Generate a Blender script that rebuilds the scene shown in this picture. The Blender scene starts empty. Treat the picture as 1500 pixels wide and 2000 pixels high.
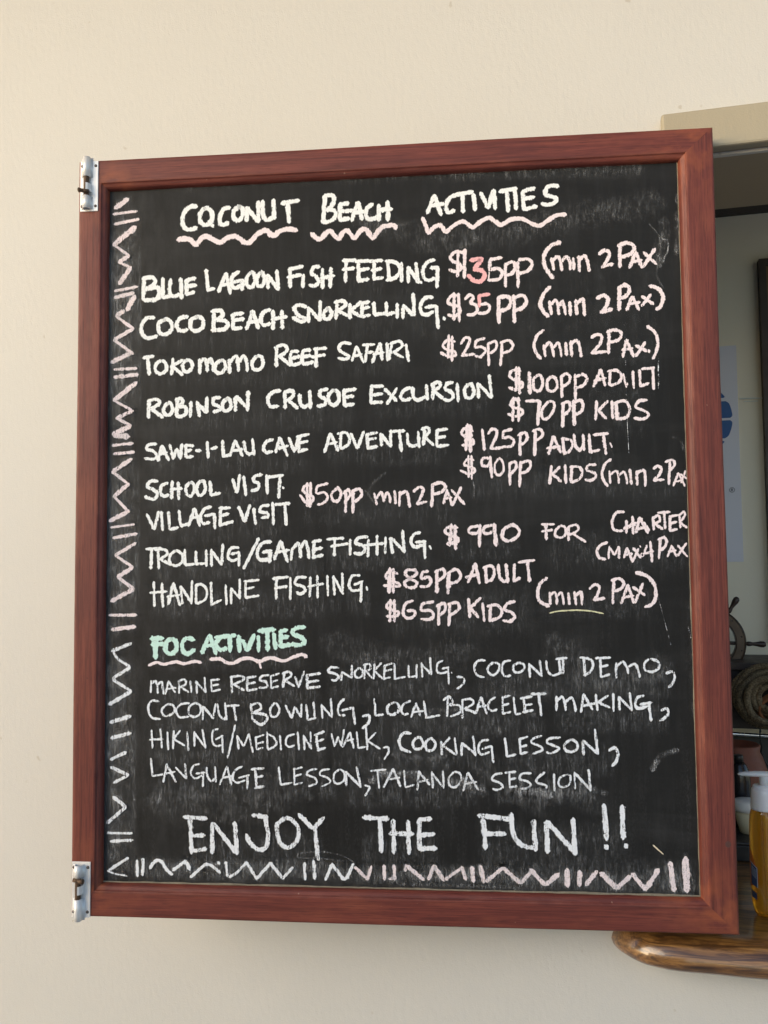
import bpy, bmesh, math, random
from mathutils import Vector, Matrix, noise as mnoise
random.seed(7)
sc = bpy.context.scene
COL = sc.collection

# ------------------------------------------------------------------ camera
F_PX, W_PX, H_PX = 1700.0, 1500.0, 2000.0
CAM = Vector((0.30518, -1.29911, -0.06277))
RIGHT = Vector((0.97198, 0.23485, -0.01000))
DOWN = Vector((-0.02410, 0.05723, -0.99807))
FWD = Vector((-0.23382, 0.97035, 0.06128))
cd = bpy.data.cameras.new('camera')
cam = bpy.data.objects.new('camera', cd)
COL.objects.link(cam)
cd.sensor_fit = 'HORIZONTAL'
cd.sensor_width = 36.0
cd.lens = F_PX / W_PX * 36.0
cd.clip_start = 0.02
cd.clip_end = 200.0
M = Matrix.Identity(4)
for i in range(3):
    M[i][0], M[i][1], M[i][2], M[i][3] = RIGHT[i], -DOWN[i], -FWD[i], CAM[i]
cam.matrix_world = M
sc.camera = cam

# ------------------------------------------------------------------ light
SUN_EL, SUN_AZ = 18.0, -45.0      # azimuth from the facing direction (-y), negative = to the left
w = bpy.data.worlds.new('World')
sc.world = w
w.use_nodes = True
nt = w.node_tree
nt.nodes.clear()
sky = nt.nodes.new('ShaderNodeTexSky')
sky.sky_type = 'NISHITA'
sky.sun_disc = False
sky.sun_elevation = math.radians(SUN_EL)
bg = nt.nodes.new('ShaderNodeBackground')
bg.inputs['Strength'].default_value = 0.15
wo = nt.nodes.new('ShaderNodeOutputWorld')
nt.links.new(sky.outputs[0], bg.inputs[0])
nt.links.new(bg.outputs[0], wo.inputs[0])
el, az = math.radians(SUN_EL), math.radians(SUN_AZ)
sdir = Vector((math.sin(az) * math.cos(el), -math.cos(az) * math.cos(el), math.sin(el)))   # towards the sun
sky.sun_rotation = math.atan2(sdir.x, sdir.y)
sl = bpy.data.lights.new('sun', 'SUN')
sl.energy = 1.0
sl.angle = math.radians(40)
sl.color = (1.0, 0.86, 0.66)
so = bpy.data.objects.new('sun', sl)
COL.objects.link(so)
so.rotation_euler = (-sdir).to_track_quat('-Z', 'Y').to_euler()
so.location = (0, -3, 6)
vs = sc.view_settings
vs.view_transform = 'Standard'
vs.look = 'None'
vs.gamma = 1
vs.exposure = 0.80
vs.use_curve_mapping = False

# ------------------------------------------------------------------ helpers
def ray(px, py):
    return RIGHT * ((px - W_PX / 2) / F_PX) + DOWN * ((py - H_PX / 2) / F_PX) + FWD
def at(px, py, Y):                 # point of the photograph's pixel on the plane y = Y
    r = ray(px, py)
    return CAM + r * ((Y - CAM.y) / r.y)
PHI = math.radians(8.2)            # the board stands a little open from the wall
RZ = Matrix.Rotation(PHI, 3, 'Z')
RZI = RZ.inverted()
LC = RZI @ CAM
def loc(px, py, dep):              # point of the pixel on the board's own plane
    r = RZI @ ray(px, py)
    return LC + r * ((dep - LC.y) / r.y)

def tag(o, label=None, cat=None, group=None, kind=None):
    if label: o['label'] = label
    if cat: o['category'] = cat
    if group: o['group'] = group
    if kind: o['kind'] = kind
    return o
def empty(name, location, label, cat, group=None):
    o = bpy.data.objects.new(name, None)
    o.empty_display_size = 0.05
    COL.objects.link(o)
    o.location = location
    return tag(o, label, cat, group)
def link(name, bm, mat, parent=None, smooth=False, bevel=0.0, seg=2, off=None):
    if off is not None:
        bmesh.ops.translate(bm, verts=bm.verts, vec=Vector(off))
    bmesh.ops.recalc_face_normals(bm, faces=bm.faces)
    me = bpy.data.meshes.new(name)
    bm.to_mesh(me)
    bm.free()
    o = bpy.data.objects.new(name, me)
    COL.objects.link(o)
    if mat: me.materials.append(mat)
    if smooth:
        for p in me.polygons: p.use_smooth = True
    if bevel:
        b = o.modifiers.new('bevel', 'BEVEL')
        b.width = bevel; b.segments = seg; b.limit_method = 'ANGLE'; b.angle_limit = math.radians(35)
    if parent: o.parent = parent
    return o
def box(bm, x0, x1, y0, y1, z0, z1):
    v = [bm.verts.new((x, y, z)) for x in (x0, x1) for y in (y0, y1) for z in (z0, z1)]
    for f in ((0, 1, 3, 2), (4, 6, 7, 5), (0, 4, 5, 1), (2, 3, 7, 6), (0, 2, 6, 4), (1, 5, 7, 3)):
        bm.faces.new([v[i] for i in f])
def tube(bm, pts, r, n=10, cap=True, closed=False):
    pts = [Vector(p) for p in pts]
    rr = r if isinstance(r, (list, tuple)) else [r] * len(pts)
    rings = []
    up = Vector((0, 0, 1))
    m = len(pts)
    for i, p in enumerate(pts):
        if closed: d = pts[(i + 1) % m] - pts[i - 1]
        else: d = pts[min(i + 1, m - 1)] - pts[max(i - 1, 0)]
        d.normalize()
        a = d.cross(up)
        if a.length < 0.05: a = d.cross(Vector((0, 1, 0)))
        a.normalize()
        b = a.cross(d)
        rings.append([bm.verts.new(p + (a * math.cos(t) + b * math.sin(t)) * rr[i]) for t in [2 * math.pi * k / n for k in range(n)]])
    for i in range(m if closed else m - 1):
        A, B = rings[i], rings[(i + 1) % m]
        for k in range(n): bm.faces.new((A[k], A[(k + 1) % n], B[(k + 1) % n], B[k]))
    if cap and not closed:
        bm.faces.new(rings[0][::-1]); bm.faces.new(rings[-1])
def lathe(bm, prof, c=(0, 0, 0), n=32, sx=1.0, sy=1.0, cap=True):
    rings = []
    for r, z in prof:
        rings.append([bm.verts.new((c[0] + r * sx * math.cos(2 * math.pi * k / n), c[1] + r * sy * math.sin(2 * math.pi * k / n), c[2] + z)) for k in range(n)])
    for A, B in zip(rings, rings[1:]):
        for k in range(n): bm.faces.new((A[k], A[(k + 1) % n], B[(k + 1) % n], B[k]))
    if cap:
        bm.faces.new(rings[0][::-1]); bm.faces.new(rings[-1])

# ------------------------------------------------------------------ materials
class NT:
    def __init__(s, name):
        s.m = bpy.data.materials.new(name); s.m.use_nodes = True
        s.t = s.m.node_tree; s.t.nodes.clear()
        s.out = s.t.nodes.new('ShaderNodeOutputMaterial')
        s.b = s.t.nodes.new('ShaderNodeBsdfPrincipled')
        s.t.links.new(s.b.outputs[0], s.out.inputs[0])
    def n(s, t, **k):
        x = s.t.nodes.new(t)
        for a, v in k.items(): setattr(x, a, v)
        return x
    def l(s, a, b): s.t.links.new(a, b)
    def setp(s, **k):
        for a, v in k.items(): s.b.inputs[a.replace('_', ' ')].default_value = v
    def math(s, op, a, b=None, c=None, clamp=False):
        x = s.n('ShaderNodeMath', operation=op); x.use_clamp = clamp
        for i, v in enumerate((a, b, c)):
            if v is None: continue
            if isinstance(v, (int, float)): x.inputs[i].default_value = v
            else: s.l(v, x.inputs[i])
        return x.outputs[0]
    def coord(s, attr=None, scale=(1, 1, 1), loc=(0, 0, 0)):
        if attr: src = s.n('ShaderNodeAttribute', attribute_name=attr).outputs['Vector']
        else: src = s.n('ShaderNodeTexCoord').outputs['Object']
        mp = s.n('ShaderNodeMapping')
        mp.inputs['Scale'].default_value = scale
        mp.inputs['Location'].default_value = loc
        s.l(src, mp.inputs['Vector'])
        return mp.outputs[0]
    def noise(s, vec, scale=1.0, detail=3.0, rough=0.55, dist=0.0):
        x = s.n('ShaderNodeTexNoise')
        x.inputs['Scale'].default_value = scale; x.inputs['Detail'].default_value = detail
        x.inputs['Roughness'].default_value = rough; x.inputs['Distortion'].default_value = dist
        s.l(vec, x.inputs['Vector'])
        return x.outputs['Fac']
    def maprange(s, v, a, b, c=0.0, d=1.0, smooth=False):
        x = s.n('ShaderNodeMapRange')
        if smooth: x.interpolation_type = 'SMOOTHSTEP'
        s.l(v, x.inputs[0])
        for i, q in enumerate((a, b, c, d)): x.inputs[i + 1].default_value = q
        return x.outputs[0]
    def ramp(s, v, stops):
        x = s.n('ShaderNodeValToRGB')
        e = x.color_ramp.elements
        while len(e) < len(stops): e.new(0.5)
        for q, (p, c) in zip(e, stops): q.position = p; q.color = (*c, 1)
        s.l(v, x.inputs[0])
        return x.outputs[0]
    def mix(s, f, a, b, mode='MIX'):
        x = s.n('ShaderNodeMix', data_type='RGBA', blend_type=mode)
        for i, v in ((0, f), (6, a), (7, b)):
            if isinstance(v, (int, float)): x.inputs[i].default_value = v
            elif isinstance(v, tuple): x.inputs[i].default_value = (*v, 1)
            else: s.l(v, x.inputs[i])
        return x.outputs[2]
    def bump(s, h, strength=0.2, dist=0.001):
        x = s.n('ShaderNodeBump')
        x.inputs['Strength'].default_value = strength; x.inputs['Distance'].default_value = dist
        s.l(h, x.inputs['Height']); s.l(x.outputs[0], s.b.inputs['Normal'])

def plain(name, col, rough=0.5, var=0.12, scale=60.0, metal=0.0, **k):
    t = NT(name)
    v = t.noise(t.coord(), scale, 4)
    t.l(t.mix(v, tuple(c * (1 - var) for c in col), tuple(min(1, c * (1 + var)) for c in col)), t.b.inputs['Base Color'])
    t.setp(Roughness=rough, Metallic=metal, **k)
    t.l(t.maprange(t.noise(t.coord(), scale * 1.7, 3), 0.3, 0.7, max(rough - 0.08, 0.02), min(rough + 0.08, 1)), t.b.inputs['Roughness'])
    return t.m

def wall_paint(name, col):
    t = NT(name)
    c = t.coord()
    big = t.noise(c, 1.3, 3)
    mid = t.noise(c, 14, 4)
    a = t.mix(t.maprange(big, 0.35, 0.65), tuple(q * 0.965 for q in col), col)
    a = t.mix(t.maprange(mid, 0.3, 0.7, 0, 0.35), a, tuple(q * 0.95 for q in col))
    spots = t.maprange(t.noise(c, 38, 2, 0.4), 0.745, 0.775)
    a = t.mix(t.math('MULTIPLY', spots, 0.35), a, (0.30, 0.25, 0.17))
    t.l(a, t.b.inputs['Base Color'])
    t.setp(Roughness=0.62)
    fine = t.math('ADD', t.noise(c, 420, 3), t.math('MULTIPLY', t.noise(t.coord(scale=(1, 1, 0.45)), 130, 3), 1.4))
    t.bump(fine, 0.34, 0.0012)
    return t.m

def stained_wood():
    t = NT('red_stained_wood')
    g = t.coord('gc', scale=(6, 210, 210))
    g2 = t.coord('gc', scale=(28, 620, 620))
    g3 = t.coord('gc', scale=(7, 16, 16))
    band = t.noise(g, 1.0, 5, 0.6, 0.6)
    pore = t.noise(g2, 1.0, 3, 0.6)
    blot = t.noise(g3, 1.0, 4, 0.6)
    c = t.ramp(band, [(0.25, (0.0634, 0.0132, 0.0101)), (0.45, (0.1220, 0.0265, 0.0185)), (0.62, (0.1648, 0.0386, 0.0260)), (0.8, (0.2013, 0.0529, 0.0341))])
    c = t.mix(t.maprange(blot, 0.52, 0.78, 0, 0.55), c, (0.2624, 0.0746, 0.0382))
    c = t.mix(t.maprange(blot, 0.46, 0.25, 0, 0.5), c, (0.0732, 0.0157, 0.0150))
    c = t.mix(t.maprange(pore, 0.52, 0.66, 0, 0.42), c, (0.0366, 0.0097, 0.0095))
    joint = t.n('ShaderNodeAttribute', attribute_name='joint').outputs['Fac']          # bare, orange wood where the mitres were sanded
    jf = t.math('MULTIPLY', joint, t.maprange(t.noise(t.coord('gc', scale=(30, 45, 45)), 1.0, 4), 0.40, 0.66))
    c = t.mix(t.math('MULTIPLY', jf, 0.8), c, (0.2930, 0.0784, 0.0301))
    worn = t.n('ShaderNodeAttribute', attribute_name='worn').outputs['Fac']            # paler rubbed arrises
    wf = t.math('MULTIPLY', worn, t.maprange(t.noise(t.coord('gc', scale=(25, 60, 60)), 1.0, 4), 0.45, 0.72))
    c = t.mix(t.math('MULTIPLY', wf, 0.25), c, (0.4027, 0.1566, 0.1160))
    nick = t.maprange(t.noise(t.coord(scale=(1, 1, 1)), 95, 2, 0.5), 0.765, 0.785)
    c = t.mix(t.math('MULTIPLY', nick, 0.6), c, (0.0244, 0.0086, 0.0082))
    pale = t.maprange(t.noise(t.coord(loc=(3.1, 1.7, 0.4)), 130, 2, 0.5), 0.755, 0.79)      # chips down to the pale wood
    c = t.mix(t.math('MULTIPLY', pale, 0.55), c, (0.36, 0.24, 0.18))
    t.l(c, t.b.inputs['Base Color'])
    t.l(t.maprange(pore, 0.35, 0.7, 0.46, 0.66), t.b.inputs['Roughness'])
    t.setp(Coat_Weight=0.04, Coat_Roughness=0.4, Specular_IOR_Level=0.38)
    t.bump(t.math('ADD', pore, t.math('MULTIPLY', band, 0.8)), 0.15, 0.0005)
    return t.m

def slate():
    t = NT('black_chalkboard_paint')
    c = t.coord()
    streak = t.noise(t.coord(scale=(150, 150, 7)), 1.0, 4, 0.6)
    streak2 = t.noise(t.coord(scale=(35, 35, 3)), 1.0, 3, 0.6)
    horiz = t.noise(t.coord(scale=(6, 6, 130)), 1.0, 3, 0.6)
    cloud = t.noise(t.coord(scale=(3.0, 3, 2.2)), 1.0, 4, 0.6, 0.4)
    speck = t.noise(t.coord(scale=(520, 520, 260)), 1.0, 2, 0.6)
    sep = t.n('ShaderNodeSeparateXYZ'); t.l(c, sep.inputs[0])
    low = t.maprange(sep.outputs['Z'], 0.75, 0.15, 0.12, 1.0, True)      # rubbed-out dust gathers towards the bottom
    left = t.maprange(sep.outputs['X'], -0.25, -0.46, 0.0, 1.0, True)
    foot = t.maprange(sep.outputs['Z'], 0.11, 0.045, 0.0, 1.0, True)
    base = t.mix(cloud, (0.008, 0.0079, 0.0076), (0.0145, 0.0145, 0.014))
    dust = t.math('MULTIPLY', t.maprange(streak, 0.42, 0.72), t.maprange(streak2, 0.35, 0.65, 0.15, 1.0))
    dust = t.math('MULTIPLY', dust, t.math('MULTIPLY', low, t.maprange(speck, 0.44, 0.66)))
    d2 = t.math('MULTIPLY', t.maprange(t.noise(t.coord(scale=(60, 60, 9)), 1.0, 4, 0.65), 0.47, 0.75), 0.10)
    d3 = t.math('MULTIPLY', t.math('MAXIMUM', t.math('MULTIPLY', left, 0.30), t.math('MULTIPLY', foot, 0.30)), t.maprange(t.noise(t.coord(scale=(45, 45, 16)), 1.0, 5, 0.65), 0.38, 0.70))
    d4 = t.math('MULTIPLY', t.maprange(horiz, 0.55, 0.8), t.math('MULTIPLY', t.maprange(cloud, 0.45, 0.7), 0.12))
    mp = t.n('ShaderNodeMapping'); mp.inputs['Rotation'].default_value = (0, 0.55, 0); mp.inputs['Scale'].default_value = (2.2, 4, 11); t.l(c, mp.inputs['Vector'])
    swipe = t.maprange(t.noise(mp.outputs[0], 1.0, 5, 0.62, 1.2), 0.48, 0.74)
    d4 = t.math('ADD', d4, t.math('MULTIPLY', swipe, 0.13))
    tot = t.math('ADD', t.math('ADD', t.math('MULTIPLY', dust, 0.42), d2), t.math('ADD', d3, d4), clamp=True)
    t.l(t.mix(t.math('MULTIPLY', tot, 0.30), base, (0.22, 0.225, 0.23)), t.b.inputs['Base Color'])
    t.l(t.maprange(streak, 0.3, 0.7, 0.50, 0.64), t.b.inputs['Roughness'])
    t.setp(Specular_IOR_Level=0.20)
    t.bump(t.math('ADD', streak, t.noise(c, 300, 3)), 0.18, 0.0005)
    return t.m

def chalk(name, col, soft=False, streaky=True):
    t = NT(name)
    edge = t.n('ShaderNodeAttribute', attribute_name='edge').outputs['Fac']
    dens = t.n('ShaderNodeAttribute', attribute_name='dens').outputs['Fac']
    n1 = t.maprange(t.noise(t.coord(scale=(640, 640, 520)), 1.0, 3, 0.65), 0.28, 0.72, -1, 1)
    n2 = t.maprange(t.noise(t.coord(scale=(430, 430, 75)), 1.0, 3, 0.6), 0.28, 0.72, -1, 1)
    n3 = t.maprange(t.noise(t.coord(scale=(70, 70, 50)), 1.0, 2, 0.5), 0.3, 0.7, -1, 1)
    if soft:
        n4 = t.maprange(t.noise(t.coord(scale=(150, 150, 14)), 1.0, 4, 0.65, 0.5), 0.40, 0.70, 0.0, 1.0) if streaky else t.maprange(t.noise(t.coord(scale=(26, 26, 34)), 1.0, 5, 0.65, 0.6), 0.36, 0.68, 0.1, 1.0)
        a = t.math('MULTIPLY', t.maprange(t.math('ADD', n1, n2), -0.1, 1.3, 0.06, 1.0), t.math('ADD', n4, 0.12), clamp=True)
        a = t.math('MULTIPLY', a, t.math('ADD', 0.75, t.math('MULTIPLY', n3, 0.5)), clamp=True)
        a = t.math('MULTIPLY', a, t.math('MULTIPLY', t.math('MULTIPLY', dens, 1.0 if streaky else 1.7), t.maprange(edge, 0, 1, 0, 1, True)), clamp=True)
    else:
        e = t.math('MINIMUM', t.math('MULTIPLY', edge, 2.3), 1.2)
        v = t.math('ADD', e, t.math('MULTIPLY', t.math('SUBTRACT', dens, 1.0), 1.0))
        v = t.math('ADD', v, t.math('MULTIPLY', n1, 0.52))
        v = t.math('ADD', v, t.math('MULTIPLY', n2, 0.50))
        v = t.math('ADD', v, t.math('MULTIPLY', n3, 0.15))
        a = t.maprange(v, 0.36, 0.66, 0, 1, True)
    c = t.mix(t.maprange(n1, -1, 1), tuple(q * 0.90 for q in col), col)
    t.l(c, t.b.inputs['Base Color'])
    t.l(a, t.b.inputs['Alpha'])
    t.setp(Roughness=0.92, Specular_IOR_Level=0.15)
    return t.m

def bar_wood():
    t = NT('lacquered_bar_wood')
    g = t.coord(scale=(7, 62, 90))
    dist = t.noise(t.coord(scale=(3, 7, 7)), 1.0, 3)
    x = t.noise(g, 1.0, 6, 0.62, 1.4)
    fine = t.noise(t.coord(scale=(30, 520, 520)), 1.0, 3, 0.6)
    c = t.ramp(x, [(0.28, (0.022, 0.010, 0.004)), (0.42, (0.085, 0.038, 0.011)), (0.52, (0.20, 0.095, 0.026)), (0.62, (0.30, 0.155, 0.046)), (0.75, (0.14, 0.062, 0.018))])
    c = t.mix(t.maprange(fine, 0.5, 0.72, 0, 0.6), c, (0.035, 0.016, 0.006))
    c = t.mix(t.maprange(dist, 0.52, 0.72, 0, 0.5), c, (0.30, 0.12, 0.03))
    t.l(c, t.b.inputs['Base Color'])
    t.setp(Roughness=0.30, Coat_Weight=0.8, Coat_Roughness=0.10)
    t.bump(t.math('ADD', fine, x), 0.12, 0.001)
    return t.m

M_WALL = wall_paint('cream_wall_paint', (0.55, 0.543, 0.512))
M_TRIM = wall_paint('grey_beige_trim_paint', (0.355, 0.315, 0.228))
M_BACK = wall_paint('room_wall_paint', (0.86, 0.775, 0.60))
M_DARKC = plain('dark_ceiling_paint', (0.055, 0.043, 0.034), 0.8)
M_GROUND = plain('coral_sand_paving', (0.42, 0.43, 0.435), 0.85, 0.2, 12)
M_RED = stained_wood()
M_SLATE = slate()
CH = {'white': chalk('white_chalk', (0.86, 0.88, 0.88)), 'pale': chalk('pale_white_chalk', (0.80, 0.835, 0.88)),
      'pink': chalk('pink_chalk', (0.87, 0.765, 0.785)), 'salmon': chalk('salmon_chalk', (0.87, 0.47, 0.48)),
      'mint': chalk('mint_chalk', (0.59, 0.82, 0.745)), 'yellow': chalk('yellow_chalk', (0.66, 0.65, 0.42)),
      'cream': chalk('dry_straw', (0.70, 0.62, 0.45)), 'grey': chalk('rubbed_chalk_dust', (0.52, 0.53, 0.54), True, False),
      'dust': chalk('chalk_powder', (0.56, 0.58, 0.60), True)}
M_ALU = plain('satin_aluminium', (0.80, 0.79, 0.77), 0.38, 0.05, 120, 0.25)
M_RUST = plain('rusty_brown_steel', (0.085, 0.050, 0.028), 0.6, 0.45, 260, 0.4)
M_SCREW = plain('dark_screw_steel', (0.13, 0.11, 0.10), 0.45, 0.3, 300, 0.7)
M_BAR = bar_wood()
M_DARKW = plain('dark_brown_wood', (0.045, 0.026, 0.018), 0.5, 0.4, 25)
M_AMBER = plain('amber_wood_panel', (0.16, 0.085, 0.03), 0.5, 0.35, 18)
M_PAPER = plain('white_poster_paper', (0.70, 0.68, 0.72), 0.5, 0.03, 8)
M_BLUE = plain('blue_print', (0.02, 0.10, 0.30), 0.5, 0.04, 30)
M_INK = plain('grey_print', (0.12, 0.12, 0.13), 0.6, 0.05, 30)

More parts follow.
